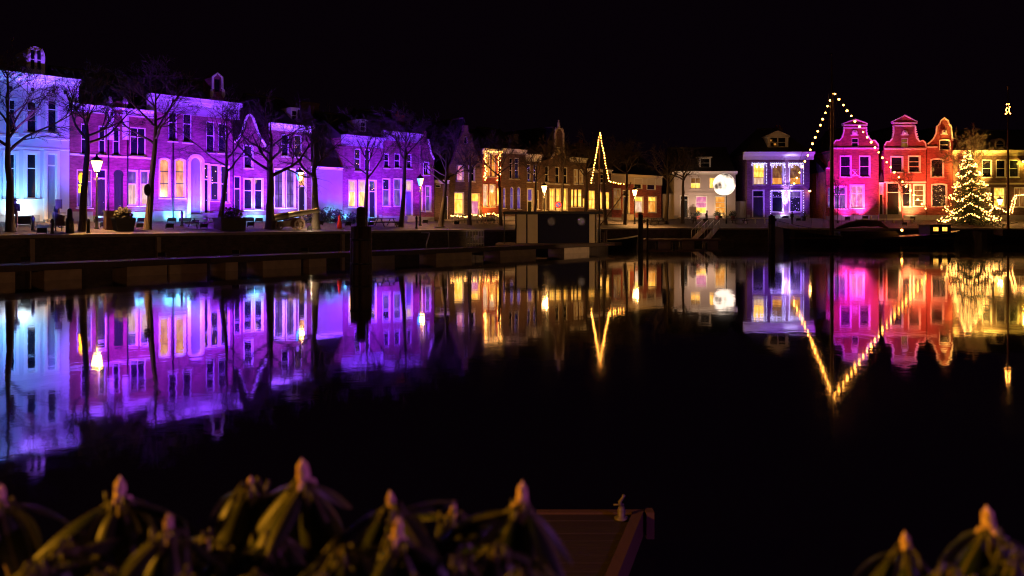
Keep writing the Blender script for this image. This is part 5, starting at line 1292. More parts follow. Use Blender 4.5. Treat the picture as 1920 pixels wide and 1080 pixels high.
# gangways with white rails down from the right hand quay
for k, (pa, pb, lab) in enumerate(((1302, 1322, 'narrow gangway with pale rails sloping from the quay, left one'), (1326, 1344, 'narrow gangway with pale rails sloping from the quay, right one'))):
    a = Vector(((pb-960)/F*96.3, 96.3, 1.95)); b = Vector(((pa-960)/F*91.0, 91.0, 0.75))
    t = thing('gangway', lab, 'gangway', b, 0, 'gangways on the right quay'); d = a-b; s_ = Vector((0.35, 0, 0))
    mb = MB(); mb.add([-s_, s_, s_+d, d-s_, -s_-Vector((0, 0, .08)), s_-Vector((0, 0, .08)), s_+d-Vector((0, 0, .08)), d-s_-Vector((0, 0, .08))], [(0, 1, 2, 3), (7, 6, 5, 4), (0, 4, 5, 1), (1, 5, 6, 2), (2, 6, 7, 3), (3, 7, 4, 0)]); mb.build('ramp', 'wood', t)
    mb = MB()
    for sg in (-1, 1):
        mb.tube([s_*sg + Vector((0, 0, .9)), s_*sg + d + Vector((0, 0, .9))], 0.03, 5)
        for f in (0.02, .35, .68, .98): mb.tube([s_*sg + d*f, s_*sg + d*f + Vector((0, 0, .9))], 0.022, 5)
    mb.build('rail', 'steel', t)
Jr = thing('floating_jetty', 'short low jetty before the right quay carrying the gangway feet', 'jetty', (0, 89.6, 0))
xa, xb = (1140-960)/F*89.6, (1352-960)/F*89.6
mb = MB(); mb.box(xa, xb, 0, 1.8, 0.5, 0.72); mb.build('deck', 'wood', Jr); mb = MB()
for k in range(5): x = lerp(xa+1, xb-1, k/4); mb.box(x-0.7, x+0.7, 0.1, 1.7, -0.4, 0.497)
mb.build('float', 'concrete', Jr)

# ------------------------------------------------------------------ street furniture
def bollard(label, px, p, h_):
    v = L.spot(px, p); t = tag(None or MB().lathe([(0.14, 0), (0.13, 0.08), (0.10, 0.15), (0.09, h_-0.25), (0.12, h_-0.22), (0.10, h_-0.12), (0.05, h_), (0.01, h_+0.02)], 10).build('bollard', 'iron', None, v), label, 'bollard', 'black bollards along the left quay'); return t
for lab, px, p in (('black bollard just right of the lime before the white mansion', 62, 4.6), ('black bollard left of the litter bin', 98, 6.3), ('black bollard between the first lamp and the forked lime', 166, 6.2), ('black bollard in front of the amber arched windows', 341, 3.0), ('black bollard at the litter bin near the spout gable', 781, 5.6)):
    bollard(lab, px, p, 0.95 if px < 300 else 1.15)
v = L.spot(131, 6.0); t = thing('cabinet_post', 'dark bulky post between the litter bin and the forked lime', 'post', v, L.rz)
MB().lathe([(0.26, 0), (0.24, 0.9), (0.17, 1.0), (0.15, 1.5), (0.02, 1.6)], 10).build('column', 'iron', t)

v = L.spot(110, 5.0); t = thing('litter_bin', 'brown litter bin with a sloping hood on two legs and a small notice board above', 'litter bin', v, L.rz)
mb = MB(); mb.prism([(-0.25, 0.35), (0.25, 0.35), (0.29, 1.0), (-0.29, 1.15)], -0.25, 0.25); mb.build('body', 'dark_wood', t); mb = MB(); mb.box(-0.32, 0.32, -0.3, 0.3, 1.155, 1.20); mb.build('lid', 'wood', t)
mb = MB(); mb.box(-0.2, -0.15, -0.02, 0.02, 0, 0.36); mb.box(0.15, 0.2, -0.02, 0.02, 0, 0.36); mb.build('leg', 'iron', t)
mb = MB(); mb.box(-0.2, 0.2, -0.03, 0.03, 1.45, 2.05); mb.tube([(0, 0.06, 1.15), (0, 0.06, 2.0)], 0.03, 5); mb.build('notice_board', 'wood', t)

# round yellow sign by the lamp
v = L.spot(152.5, 4.0); t = thing('round_sign', 'round yellow lit sign over a square plate on a post beside the forked lime', 'sign', v, L.rz+0.5)
M['sign_yellow'] = plain('yellow_sign_sheet', (0.80, 0.48, 0.05), 0.35, var=0.05)
mb = MB(); mb.tube([(0, 0.04, 0), (0, 0.04, 3.6)], 0.04, 6); mb.build('post', 'steel', t)
zc = L.off(4.0).z(152.5, 334) - v.z; mb = MB(); mb.prism([(0.30*math.cos(k*0.3927), zc+0.36*math.sin(k*0.3927)) for k in range(16)], -0.03, 0.0); mb.build('disc', 'sign_yellow', t)
mb = MB(); mb.box(-0.26, 0.26, -0.03, 0.0, zc-0.98, zc-0.42); mb.build('plate', 'sign_yellow', t)
# mirror on the leaning lime
v = L.spot(277, 5.2); t = thing('traffic_mirror', 'round mirror on a short arm beside the leaning lime trunk', 'mirror', v, L.rz+0.2); zc = L.off(5.2).z(277, 356)-v.z
M['mirror'] = plain('mirror_glass', (0.5, 0.45, 0.62), 0.15, metal=0.9, var=0.05)
mb = MB(); mb.tube([(0.25, 0.3, 0), (0.25, 0.3, zc+0.2), (0, 0.05, zc)], 0.035, 6); mb.build('post', 'iron', t)
mb = MB(); mb.prism([(0.26*math.cos(k*0.3927), zc+0.42*math.sin(k*0.3927)) for k in range(16)], 0.0, 0.05); mb.build('rim', 'iron', t); mb = MB(); mb.prism([(0.23*math.cos(k*0.3927), zc+0.39*math.sin(k*0.3927)) for k in range(16)], -0.02, -0.002); mb.build('mirror', 'mirror', t)
# parking sign in the middle row
v = C.spot(1046.5, 5.0); t = thing('round_sign', 'round blue no parking sign with red ring above the houseboat roof', 'sign', v, 0.0); zc = C.off(5.0).z(1046.5, 384)-v.z
M['sign_red'] = plain('red_sign_sheet', (0.6, 0.03, 0.03), 0.35, var=0.05); M['sign_blue'] = plain('blue_sign_sheet', (0.03, 0.10, 0.55), 0.35, var=0.05)
rg = lambda r, n=20: [(r*math.cos(k*6.2832/n), zc+r*math.sin(k*6.2832/n)) for k in range(n)]
mb = MB(); mb.tube([(0, 0.05, 0), (0, 0.05, zc)], 0.035, 6); mb.build('post', 'steel', t)
mb = MB(); mb.prism(rg(0.34), -0.025, 0.0); mb.build('plate', 'sign_blue', t)
mb = MB(); mb.prism(rg(0.38), -0.04, -0.003, 0, [rg(0.28)[::-1]]); c_ = 0.2; mb.prism([(-c_-.03, zc+c_-.03), (-c_+.03, zc+c_+.03), (c_+.03, zc-c_+.03), (c_-.03, zc-c_-.03)], -0.038, -0.028); mb.build('ring', 'sign_red', t)

v = L.spot(209, 4.6); t = thing('utility_cabinet', 'plain brown street cabinet right of the first lamp', 'cabinet', v, L.rz)
M['cab'] = plain('brown_cabinet_paint', (0.16, 0.09, 0.06), 0.55, var=0.2); mb = MB(); mb.box(-0.42, 0.42, -0.25, 0.25, 0, 1.25); mb.build('body', 'cab', t); mb = MB(); mb.box(-0.46, 0.46, -0.29, 0.29, 1.252, 1.31); mb.build('lid', 'cab', t); mb = MB(); mb.box(-0.37, 0.37, -0.275, -0.253, 0.12, 1.18); mb.build('door', 'cab', t)
v = L.spot(231, 5.2); t = thing('waste_container', 'dark tapered waste container heaped with a shrub cutting', 'container', v, L.rz)
mb = MB(); mb.prism([(-0.50, 0), (0.50, 0), (0.68, 0.85), (-0.68, 0.85)], -0.45, 0.45); mb.build('body', 'iron', t); mb = MB(); mb.box(-0.72, 0.72, -0.5, 0.5, 0.852, 0.92); mb.build('rim', 'iron', t)
M['dry_leaf'] = plain('winter_shrub_leaf', (0.06, 0.05, 0.02), 0.7, var=0.5)
def shrub_mesh(rx, ry, rz_, n, seed, s=0.12):
    rng = random.Random(seed); mb = MB()
    for i in range(n):
        d = Vector((rng.gauss(0, 1), rng.gauss(0, 1), abs(rng.gauss(0, 1)))).normalized()*rng.uniform(0.45, 1.05)
        p = Vector((d.x*rx, d.y*ry, d.z*rz_)); a = Vector((rng.gauss(0, 1), rng.gauss(0, 1), rng.gauss(0, 1))).normalized()*s*rng.uniform(.6, 1.3); b = a.orthogonal().normalized()*s*0.45
        mb.add([p-a, p+b, p+a, p-b], [(0, 1, 2, 3)])
    for i in range(14):
        d = Vector((rng.uniform(-1, 1)*rx*.7, rng.uniform(-1, 1)*ry*.7, rz_*rng.uniform(.6, .95))); mb.tube([(0, 0, 0), d*0.5 + Vector((0, 0, .05)), d], [0.03, 0.02, 0.008], 4, cap=False)
    return mb
shrub_mesh(0.6, 0.4, 0.75, 420, 5).build('foliage', 'dry_leaf', t, (0, 0, 0.9))
v = L.spot(431, 5.2); t = thing('planter', 'square dark planter with a round clipped shrub', 'planter', v, L.rz)
mb = MB(); mb.prism([(-0.95, 0), (0.95, 0), (1.0, 0.85), (-1.0, 0.85)], -0.6, 0.6); mb.build('box', 'dark_wood', t); mb = MB(); mb.box(-1.05, 1.05, -0.66, 0.66, 0.852, 0.92); mb.build('rim', 'dark_wood', t)
shrub_mesh(0.85, 0.55, 0.9, 520, 6).build('foliage', 'dry_leaf', t, (0.2, 0, 0.85))
def picnic(label, row, px, p, m='dark_wood', s=1.0):
    v = row.spot(px, p); t = thing('picnic_table', label, 'picnic table', v, row.rz+0.1, 'tables and benches on the quay'); t.scale = (s,)*3
    for k in range(4): mb = MB(); mb.box(-1.0, 1.0, -0.36+k*0.185, -0.36+k*0.185+0.165, 0.72, 0.765); mb.build('plank', m, t)
    for y in (-0.85, 0.6): mb = MB(); mb.box(-1.0, 1.0, y, y+0.25, 0.42, 0.46); mb.build('bench_plank', m, t)
    for x in (-0.75, 0.75):
        mb = MB(); mb.box(x-0.04, x+0.04, -0.8, 0.8, 0.34, 0.417); mb.tube([(x+0.07, -0.65, 0), (x+0.07, -0.2, 0.715)], 0.045, 4); mb.tube([(x+0.07, 0.65, 0), (x+0.07, 0.2, 0.715)], 0.045, 4); mb.build('frame', m, t)
picnic('dark picnic table before the tall pale arched door', L, 377, 4.0)
picnic('dark picnic table with a box on it before the two forked limes', L, 722, 4.0)
picnic('picnic table before the pink lit window of the moon house', R, 1312, 5.2)
picnic('picnic table at the right corner of the moon house', R, 1386, 5.5)
picnic('picnic table under the third yellow lamp', C, 1218, 4.5)
picnic('picnic table in the gap before the low garden wall', C, 1234, 4.2)
# hedge and cone
v = L.spot(612, 1.0); t = thing('hedge', 'low wild hedge silhouetted against the blue glow of the outbuilding', 'hedge', v, L.rz); M['hedge'] = plain('hedge_leaf', (0.035, 0.05, 0.025), 0.6, var=0.5)
shrub_mesh(2.3, 0.45, 1.35, 1300, 12, 0.13).build('foliage', 'hedge', t)
v = L.spot(664, 1.6); t = thing('hedge', 'dark shrub beside the door of the house right of the outbuilding', 'hedge', v, L.rz); shrub_mesh(1.1, 0.5, 1.1, 600, 13, 0.13).build('foliage', 'hedge', t)
v = L.spot(636.5, 5.2); t = thing('traffic_cone', 'bright red cone standing on the quay left of the wooden pile', 'traffic cone', v, L.rz); mb = MB(); mb.lathe([(0.22, 0.04), (0.17, 0.5), (0.10, 0.95), (0.06, 1.15), (0.03, 1.18)], 12); mb.build('cone', 'red_plastic', t); mb = MB(); mb.box(-0.28, 0.28, -0.28, 0.28, 0, 0.038); mb.build('base', 'iron', t)

# cannon on its carriage
rw = L.off(5.4); v = L.spot(548, 5.4); t = thing('cannon', 'old bronze cannon on a wheeled carriage lit by a ground lamp', 'cannon', v, L.rz - 0.25)
M['bronze'] = plain('weathered_bronze', (0.20, 0.15, 0.09), 0.45, metal=0.4, var=0.35, scale=6)
a = Vector((-1.55, 0, 0.92)); b = Vector((2.1, 0, 1.55)); d = (b-a)
prof = [(-0.10, .03), (-0.085, .12), (-0.055, .12), (-0.03, .07), (0.0, .12), (0.004, .33), (0.03, .34), (0.04, .30), (0.30, .27), (0.31, .30), (0.335, .30), (0.345, .26), (0.60, .225), (0.61, .25), (0.63, .25), (0.64, .215), (0.93, .16), (0.95, .19), (0.985, .21), (1.0, .19), (1.0, .10)]
mb = MB(); mb.tube([a + d*f for f, r in prof], [r for f, r in prof], 14); mb.build('barrel', 'bronze', t)
mb = MB()
for y in (-0.34, 0.26): mb.prism([(-1.7, 0.25), (0.9, 0.25), (0.9, 0.75), (0.5, 0.95), (0.1, 0.95), (-0.3, 0.72), (-1.7, 0.55)], y, y+0.08)
mb.box(-1.2, -1.0, -0.258, 0.258, 0.3, 0.5); mb.box(0.4, 0.6, -0.258, 0.258, 0.3, 0.6); mb.build('carriage', 'wood', t)
for x, r in ((0.45, 0.42), (-1.15, 0.34)):
    for y in (-0.48, 0.40):
        mb = MB(); lo = lambda q: [(x+q*math.cos(k*.3927), 0.0+r+q*math.sin(k*.3927)) for k in range(16)]
        mb.prism(lo(r), y, y+0.08, 0, [lo(r*0.78)[::-1]]); mb.prism(lo(r*.25), y-0.02, y+0.1)
        for k in range(8): mb.tube([(x+r*.2*math.cos(k*.785), y+0.04, r+r*.2*math.sin(k*.785)), (x+r*.8*math.cos(k*.785), y+0.04, r+r*.8*math.sin(k*.785))], 0.025, 4)
        mb.build('wheel', 'wood', t)
flood(L, 580.5, 6.2, 'flood_amber', (1.0, 0.72, 0.38), 150, 'small glaring ground lamp under the cannon muzzle', aim=552, up=1.2, cone=150, size=(0.35, 0.28))
link('lamp_light', ld0 := bpy.data.lights.new('lamp_light', 'POINT')); ld0.energy = 45; ld0.color = (1.0, .72, .40); _o = [o for o in S.objects if o.data is ld0][0]; v = L.spot(584, 6.7); _o.location = (v.x, v.y, v.z+0.5)

# bicycles
def bicycle(label, v, rz, m='iron'):
    t = thing('bicycle', label, 'bicycle', v, rz, 'bicycles parked on the quay')
    for x in (-0.52, 0.52):
        mb = MB(); mb.tube([(x+0.33*math.cos(k*.3491), 0, 0.34+0.33*math.sin(k*.3491)) for k in range(19)], 0.022, 5, cap=False)
        for k in range(8): mb.tube([(x, 0, .34), (x+.32*math.cos(k*.785), 0, .34+.32*math.sin(k*.785))], 0.005, 3, cap=False)
        mb.build('wheel', m, t)
    mb = MB(); A, B_, Cc, D = (-0.52, 0, .34), (-0.05, 0, .30), (-0.2, 0, .85), (0.38, 0, .88)
    for p, q in ((A, B_), (B_, Cc), (A, Cc), (B_, D), (Cc, D), (D, (.52, 0, .34))): mb.tube([p, q], 0.02, 5)
    mb.build('frame', m, t); mb = MB(); mb.tube([(.38, 0, .88), (.36, 0, 1.05), (.30, .27, 1.08)], 0.014, 4); mb.tube([(.36, 0, 1.05), (.30, -.27, 1.08)], 0.014, 4); mb.build('handlebar', 'steel', t)
    mb = MB(); mb.ball((-0.23, 0, .94), 0.12, 8, 5, sz=(1.1, .7, .4)); mb.tube([(-.2, 0, .84), (-.22, 0, .93)], 0.015, 4); mb.build('saddle', 'iron', t); return t
bk = bicycle('bicycle parked left before the amber fairy light house', C.spot(905, 3.4), C.rz+0.25)
for lab, row, px, p, rz in (('bicycle in the middle of the row by the amber fairy light house', C, 916, 3.2, .1), ('bicycle leaning right of the row by the amber house', C, 929, 3.4, -.2), ('bicycle parked left of the moon house windows', R, 1299, 2.0, .2), ('bicycle before the right window of the moon house', R, 1352, 2.4, -.1), ('bicycle by the dark gap right of the moon lamp post', R, 1371, 3.0, .3)):
    dup(bk, row.spot(px, p), row.rz+rz, lab)
# planter rail with fairy lights before the dim gable
p_ = [C.spot(848, 3.0) + Vector((0, 0, .95)), C.spot(868, 3.0) + Vector((0, 0, .85)), C.spot(886, 3.0) + Vector((0, 0, 1.0)), C.spot(904, 3.0) + Vector((0, 0, .9)), C.spot(920, 2.6) + Vector((0, 0, 1.2)), C.spot(936, 2.6) + Vector((0, 0, .9))]
string('fairy_lights', 'warm fairy lights along the low railing before the dim gable', 'light string', p_, 0.2, 'fairy lights on house fronts', 0.10, 31, fbm, 1.2)
t = thing('railing', 'low iron railing carrying fairy lights before the dim gable', 'railing', C.spot(848, 2.9), C.rz); w = C.off(2.9).u(938)-C.off(2.9).u(848)
mb = MB(); mb.tube([(0, 0, .85), (w, 0, .85)], .025, 5); mb.tube([(0, 0, .4), (w, 0, .4)], .02, 5); mb.build('rail', 'iron', t); mb = MB()
for k in range(9): mb.tube([(w*k/8, 0, 0), (w*k/8, 0, .9)], .025, 5)
mb.build('post', 'iron', t)
# shrubs in pots at the moon house, lit
for lab, px in (('potted shrub with warm lights below the pink lit window', 1308), ('potted shrub under the right window of the moon house', 1345), ('potted shrub at the right end of the moon house', 1374)):
    v = R.spot(px, 1.2); t = thing('potted_shrub', lab, 'potted shrub', v, 0, 'potted shrubs before the moon house'); mb = MB(); mb.lathe([(0.22, 0), (0.3, 0.45), (0.33, 0.5)], 10); mb.build('pot', 'brick_red', t); shrub_mesh(.55, .45, .8, 240, px, .1).build('foliage', 'hedge', t, (0, 0, .45))
# low wall and steps before the gables, railing before the violet house
t = thing('quay_bench', 'long low pale bench wall before the magenta and red gables', 'bench', RB.spot(1604, 3.2), 0)
w = (1712-1604)/F*101.8; mb = MB(); mb.box(0, w, -0.25, 0.25, 0.42, 0.52); mb.build('seat', 'trim', t); mb = MB()
for k in range(7): x = 0.2+(w-0.4)*k/6; mb = MB(); mb.box(x-0.12, x+0.12, -0.2, 0.2, -0.05, 0.417); mb.build('leg', 'concrete', t)
t = thing('railing', 'low white rail in front of the violet double fronted house', 'railing', R.spot(1398, 5.5), 0); w = (1452-1398)/F*101.5
mb = MB(); mb.box(0, w, -.04, .04, .62, .70); mb.build('rail', 'trim', t); mb = MB()
for k in range(4): x = 0.05+(w-0.1)*k/3; mb.box(x-.05, x+.05, -.05, .05, -.05, .617)
mb.build('post', 'trim', t)
v = RB.spot(1632.5, 4.6); MBp = MB().lathe([(0.11, 0), (0.11, 1.05), (0.08, 1.12), (0.01, 1.14)], 10); tag(MBp.build('bollard', 'cream', None, v), 'pale round headed bollard below the entrance lobby', 'bollard')
for lab, px in (('clipped ball shrub before the violet house right bay', 1507),):
    v = R.spot(px, 2.5); t = thing('potted_shrub', lab, 'potted shrub', v); mb = MB(); mb.lathe([(0.25, 0), (0.33, 0.5)], 10); mb.build('pot', 'iron', t); shrub_mesh(.5, .5, .8, 240, 3, .1).build('foliage', 'hedge', t, (0, 0, .5))

# ------------------------------------------------------------------ people (bodies are single skinned surfaces, hands in pockets)
def person(label, v, rz, H, coat, legs, stride, seed, skin_c=(0.45, 0.28, 0.22), cap=None):
    t = thing('person', label, 'person', v, rz, None); k = H/1.75
    M['skin_%d' % seed] = plain('skin', skin_c, 0.5, var=0.05); M['coat_%d' % seed] = plain('coat_cloth', coat, 0.85, var=0.2); M['leg_%d' % seed] = plain('trouser_cloth', legs, 0.85, var=0.2); M['hair_%d' % seed] = plain('hair', cap or (0.05, 0.035, 0.025), 0.8, var=0.2)
    def skin(name, V, E, Rr, m, root=0):
        me = bpy.data.meshes.new(name); me.from_pydata([Vector(p)*k for p in V], E, []); me.materials.append(M[m]); o = link(name, me, t)
        md = o.modifiers.new('skin', 'SKIN'); me.skin_vertices or me.attributes
        for i, r in enumerate(Rr): me.skin_vertices[0].data[i].radius = (r[0]*k, r[1]*k)
        me.skin_vertices[0].data[root].use_root = True
        o.modifiers.new('smooth', 'SUBSURF').levels = 1; o.modifiers['smooth'].render_levels = 2
        for p in me.polygons: p.use_smooth = True
        return o
    s = stride
    # x is the walking direction; pelvis root, spine, neck, head, arms with hands in the coat pockets, legs
    V = [(0, 0, .95), (0, 0, 1.15), (.01, 0, 1.36), (.02, 0, 1.48), (.04, 0, 1.56), (.05, 0, 1.66), (.04, 0, 1.74),
         (0, .17, 1.40), (-.06, .23, 1.16), (.06, .20, .98), (0, -.17, 1.40), (-.06, -.23, 1.16), (.06, -.20, .98),
         (0, .09, .90), (s*.9, .10, .50), (s*.7, .10, .09), (s*.7+.15, .10, .04), (0, -.09, .90), (-s*.5, -.10, .50), (-s*1.3, -.10, .12), (-s*1.3+.13, -.10, .04)]
    E = [(0, 1), (1, 2), (2, 3), (3, 4), (4, 5), (5, 6), (2, 7), (7, 8), (8, 9), (2, 10), (10, 11), (11, 12), (0, 13), (13, 14), (14, 15), (15, 16), (0, 17), (17, 18), (18, 19), (19, 20)]
    Rr = [(.14, .12), (.14, .12), (.15, .11), (.06, .06), (.07, .07), (.10, .085), (.07, .065), (.07, .07), (.055, .055), (.045, .045), (.07, .07), (.055, .055), (.045, .045), (.09, .09), (.065, .065), (.045, .05), (.035, .035), (.09, .09), (.065, .065), (.045, .05), (.035, .035)]
    me = skin('body', V, E, Rr, 'leg_%d' % seed)
    V2 = [(0, 0, .80), (0, 0, 1.1), (.01, 0, 1.37), (.015, 0, 1.46), (0, .175, 1.41), (-.06, .235, 1.16), (.05, .21, 1.0), (0, -.175, 1.41), (-.06, -.235, 1.16), (.05, -.21, 1.0)]
    skin('coat', V2, [(0, 1), (1, 2), (2, 3), (2, 4), (4, 5), (5, 6), (2, 7), (7, 8), (8, 9)], [(.19, .18), (.17, .15), (.17, .13), (.08, .08), (.085, .085), (.07, .07), (.06, .06), (.085, .085), (.07, .07), (.06, .06)], 'coat_%d' % seed)
    mb = MB(); mb.ball((.055*k, 0, 1.64*k), .095*k, 12, 8, sz=(1.0, .85, 1.25)); mb.tube([(.14*k, 0, 1.655*k), (.172*k, 0, 1.625*k)], [.012*k, .018*k], 6)
    for y in (-.082, .082): mb.ball((.04*k, y*k, 1.635*k), .024*k, 6, 4, sz=(.7, .5, 1.2))
    mb.build('face', 'skin_%d' % seed, t)
    mb = MB(); mb.ball((.03*k, 0, 1.68*k), .105*k, 12, 8, sz=(1.0, .92, 1.0)); mb.build('hair', 'hair_%d' % seed, t)
    return t
person('person in a dark jacket with light cap walking past the mansion door', L.spot(107, 3.6), L.rz+0.1, 1.78, (0.03, 0.03, 0.05), (0.10, 0.09, 0.14), 0.20, 1, cap=(0.7, 0.7, 0.75))
person('person in a dark coat standing behind the lime before the white mansion', L.spot(28, 3.2), L.rz+1.2, 1.85, (0.05, 0.03, 0.05), (0.16, 0.12, 0.22), 0.06, 2)
person('small dark person walking in front of the moon house', R.spot(1325, 6.0), 0.0, 1.72, (0.03, 0.03, 0.03), (0.03, 0.03, 0.035), 0.26, 3)
person('person in dark clothes standing by the flood beam of the violet house', R.spot(1485, 6.2), 0.6, 1.6, (0.02, 0.02, 0.03), (0.02, 0.02, 0.03), 0.05, 4)

# ------------------------------------------------------------------ near wooden landing stage with its cleat
zJ = 0.62; Yf = (CH-zJ)*F/(965-HY)
far_r = Vector((226/F*Yf, Yf)); dirn = Vector((-0.33, -1.06)).normalized(); leftd = Vector((-1, 0))
t = thing('landing_stage', 'near dark plank landing stage running out beside the shrubs', 'landing stage', (far_r.x, far_r.y, 0))
nP = 34
for k in range(nP):                                     # planks laid across, one by one
    a = dirn*(0.13*k + 0.004); b = dirn*(0.13*(k+1) - 0.006); w = 0.74; j = random.Random(k).uniform(-.004, .004)
    q = [a, b, b+leftd*w, a+leftd*w]; mb = MB()
    mb.add([(p.x, p.y, zJ-0.035+j) for p in q] + [(p.x, p.y, zJ+j) for p in q], [(0, 1, 2, 3), (4, 7, 6, 5), (0, 4, 5, 1), (1, 5, 6, 2), (2, 6, 7, 3), (3, 7, 4, 0)]); mb.build('plank', 'stage_wood' if 'stage_wood' in M else M.setdefault('stage_wood', plain('dark_stage_plank', (0.016, 0.008, 0.006), 0.7, var=0.4, scale=5, bump=0.3, stretch=(0.6, 5, 1))), t)
M['edge_wood'] = plain('reddish_edge_timber', (0.055, 0.024, 0.010), 0.75, var=0.3, scale=5, stretch=(3, 1, 1))
mb = MB(); e = dirn*4.5; sx = 0.085
mb.add([(0.004, 0, zJ-.16), (sx, 0, zJ-.16), (sx+e.x, e.y, zJ-.16), (0.004+e.x, e.y, zJ-.16), (0.004, 0, zJ+.03), (sx, 0, zJ+.03), (sx+e.x, e.y, zJ+.03), (0.004+e.x, e.y, zJ+.03)], [(0, 3, 2, 1), (4, 5, 6, 7), (0, 1, 5, 4), (1, 2, 6, 5), (2, 3, 7, 6), (3, 0, 4, 7)]); mb.build('edge_timber', 'edge_wood', t)
mb = MB(); mb.box(-0.74, 0.10, 0.004, 0.07, zJ-.16, zJ+.015); mb.build('end_timber', 'edge_wood', t)
mb = MB(); mb.box(0.10, 0.16, -0.05, 0.05, zJ-0.17, zJ+.035); mb.build('corner_post', 'edge_wood', t)
for k in range(3):
    p = dirn*(0.5+1.6*k) + leftd*0.15; mb = MB(); mb.tube([(p.x, p.y, -2.2), (p.x, p.y, zJ-.17)], 0.09, 8); mb.build('pile', 'dark_wood', t)
cl = Vector((far_r.x - 0.10, far_r.y - 0.10)); M['dull_steel'] = plain('dull_galvanised_steel', (0.10, 0.08, 0.07), 0.6, metal=0.3, var=0.3)
t = thing('mooring_cleat', 'small pale mooring hook on the corner of the landing stage', 'mooring cleat', (cl.x, cl.y, zJ+0.004))
mb = MB(); mb.lathe([(0.055, 0), (0.055, 0.012), (0.028, 0.02), (0.032, 0.07), (0.02, 0.10)], 12); mb.build('base', 'dull_steel', t)
mb = MB(); mb.tube([(0, 0, .09), (-.012, 0, .13), (.012, 0, .165), (.02, 0, .185)], [.02, .016, .012, .014], 8); mb.build('horn', 'dull_steel', t); mb = MB(); mb.tube([(-.06, 0, .108), (.02, 0, .112)], .008, 6); mb.build('pin', 'dull_steel', t)

# ------------------------------------------------------------------ rhododendron shrubs at the camera's feet
def leaf_mat():
    m, nt, b = newmat('rhododendron_leaf'); N, K = nt.nodes, nt.links
    tc = N.new('ShaderNodeTexCoord'); sp = N.new('ShaderNodeSeparateXYZ'); K.new(tc.outputs['Object'], sp.inputs[0])
    ab = N.new('ShaderNodeMath'); ab.operation = 'ABSOLUTE'; K.new(sp.outputs[1], ab.inputs[0])
    r = N.new('ShaderNodeMapRange'); r.inputs['From Min'].default_value = 0.0006; r.inputs['From Max'].default_value = 0.0022; r.inputs['To Min'].default_value = 1; r.inputs['To Max'].default_value = 0; K.new(ab.outputs[0], r.inputs['Value'])
    no = N.new('ShaderNodeTexNoise'); no.inputs['Scale'].default_value = 60; K.new(tc.outputs['Object'], no.inputs['Vector'])
    oi = N.new('ShaderNodeObjectInfo'); m0 = N.new('ShaderNodeMix'); m0.data_type = 'RGBA'; m0.inputs['A'].default_value = (0.013, 0.022, 0.005, 1); m0.inputs['B'].default_value = (0.038, 0.042, 0.008, 1); K.new(oi.outputs['Random'], m0.inputs['Factor'])
    mx = N.new('ShaderNodeMix'); mx.data_type = 'RGBA'; mx.inputs['B'].default_value = (0.11, 0.10, 0.03, 1); K.new(r.outputs[0], mx.inputs['Factor']); K.new(m0.outputs['Result'], mx.inputs['A']); K.new(mx.outputs['Result'], b.inputs['Base Color'])
    bp = N.new('ShaderNodeBump'); bp.inputs['Strength'].default_value = 0.25; bp.inputs['Distance'].default_value = 0.002; K.new(no.outputs['Fac'], bp.inputs['Height']); K.new(bp.outputs[0], b.inputs['Normal'])
    b.inputs['Roughness'].default_value = 0.45; b.inputs['Specular IOR Level'].default_value = 0.22; return m
M['leaf'] = leaf_mat(); M['bud'] = plain('scaly_flower_bud', (0.80, 0.52, 0.33), 0.5, var=0.3, scale=160, bump=0.4, stretch=(1, 1, .5)); M['twig'] = plain('shrub_stem', (0.16, 0.10, 0.06), 0.7, var=0.3, scale=40)
leaf_me = []
for j in range(4):
    mb = MB(); rows = 10; ln = 0.09; cv = (1.2, 1.9, 0.9, 2.4)[j]
    for i in range(rows+1):
        s_ = i/rows; wdt = 0.0135*math.sin(math.pi*min(1, 0.04+s_*0.96)**0.85)**0.75*(1 if s_ < .98 else .2); x = ln*s_; dz = -cv*x*x*3.0
        for a in (-1, -.5, 0, .5, 1): mb.v.append((x, a*wdt, dz - abs(a)**1.6*wdt*(0.45 if j % 2 else .75) + 0.0015*(abs(a) == .5)))
    for i in range(rows):
        for k in range(4): a = i*5+k; mb.f.append([a, a+1, a+6, a+5]); mb.m.append(0); mb.sm.append(True)
    mb.tube([(-0.022, 0, 0.004), (0, 0, 0)], [0.0022, 0.0018], 5)
    o = mb.build('leaf', 'leaf'); leaf_me.append(o.data); bpy.data.objects.remove(o)
bud_me = []
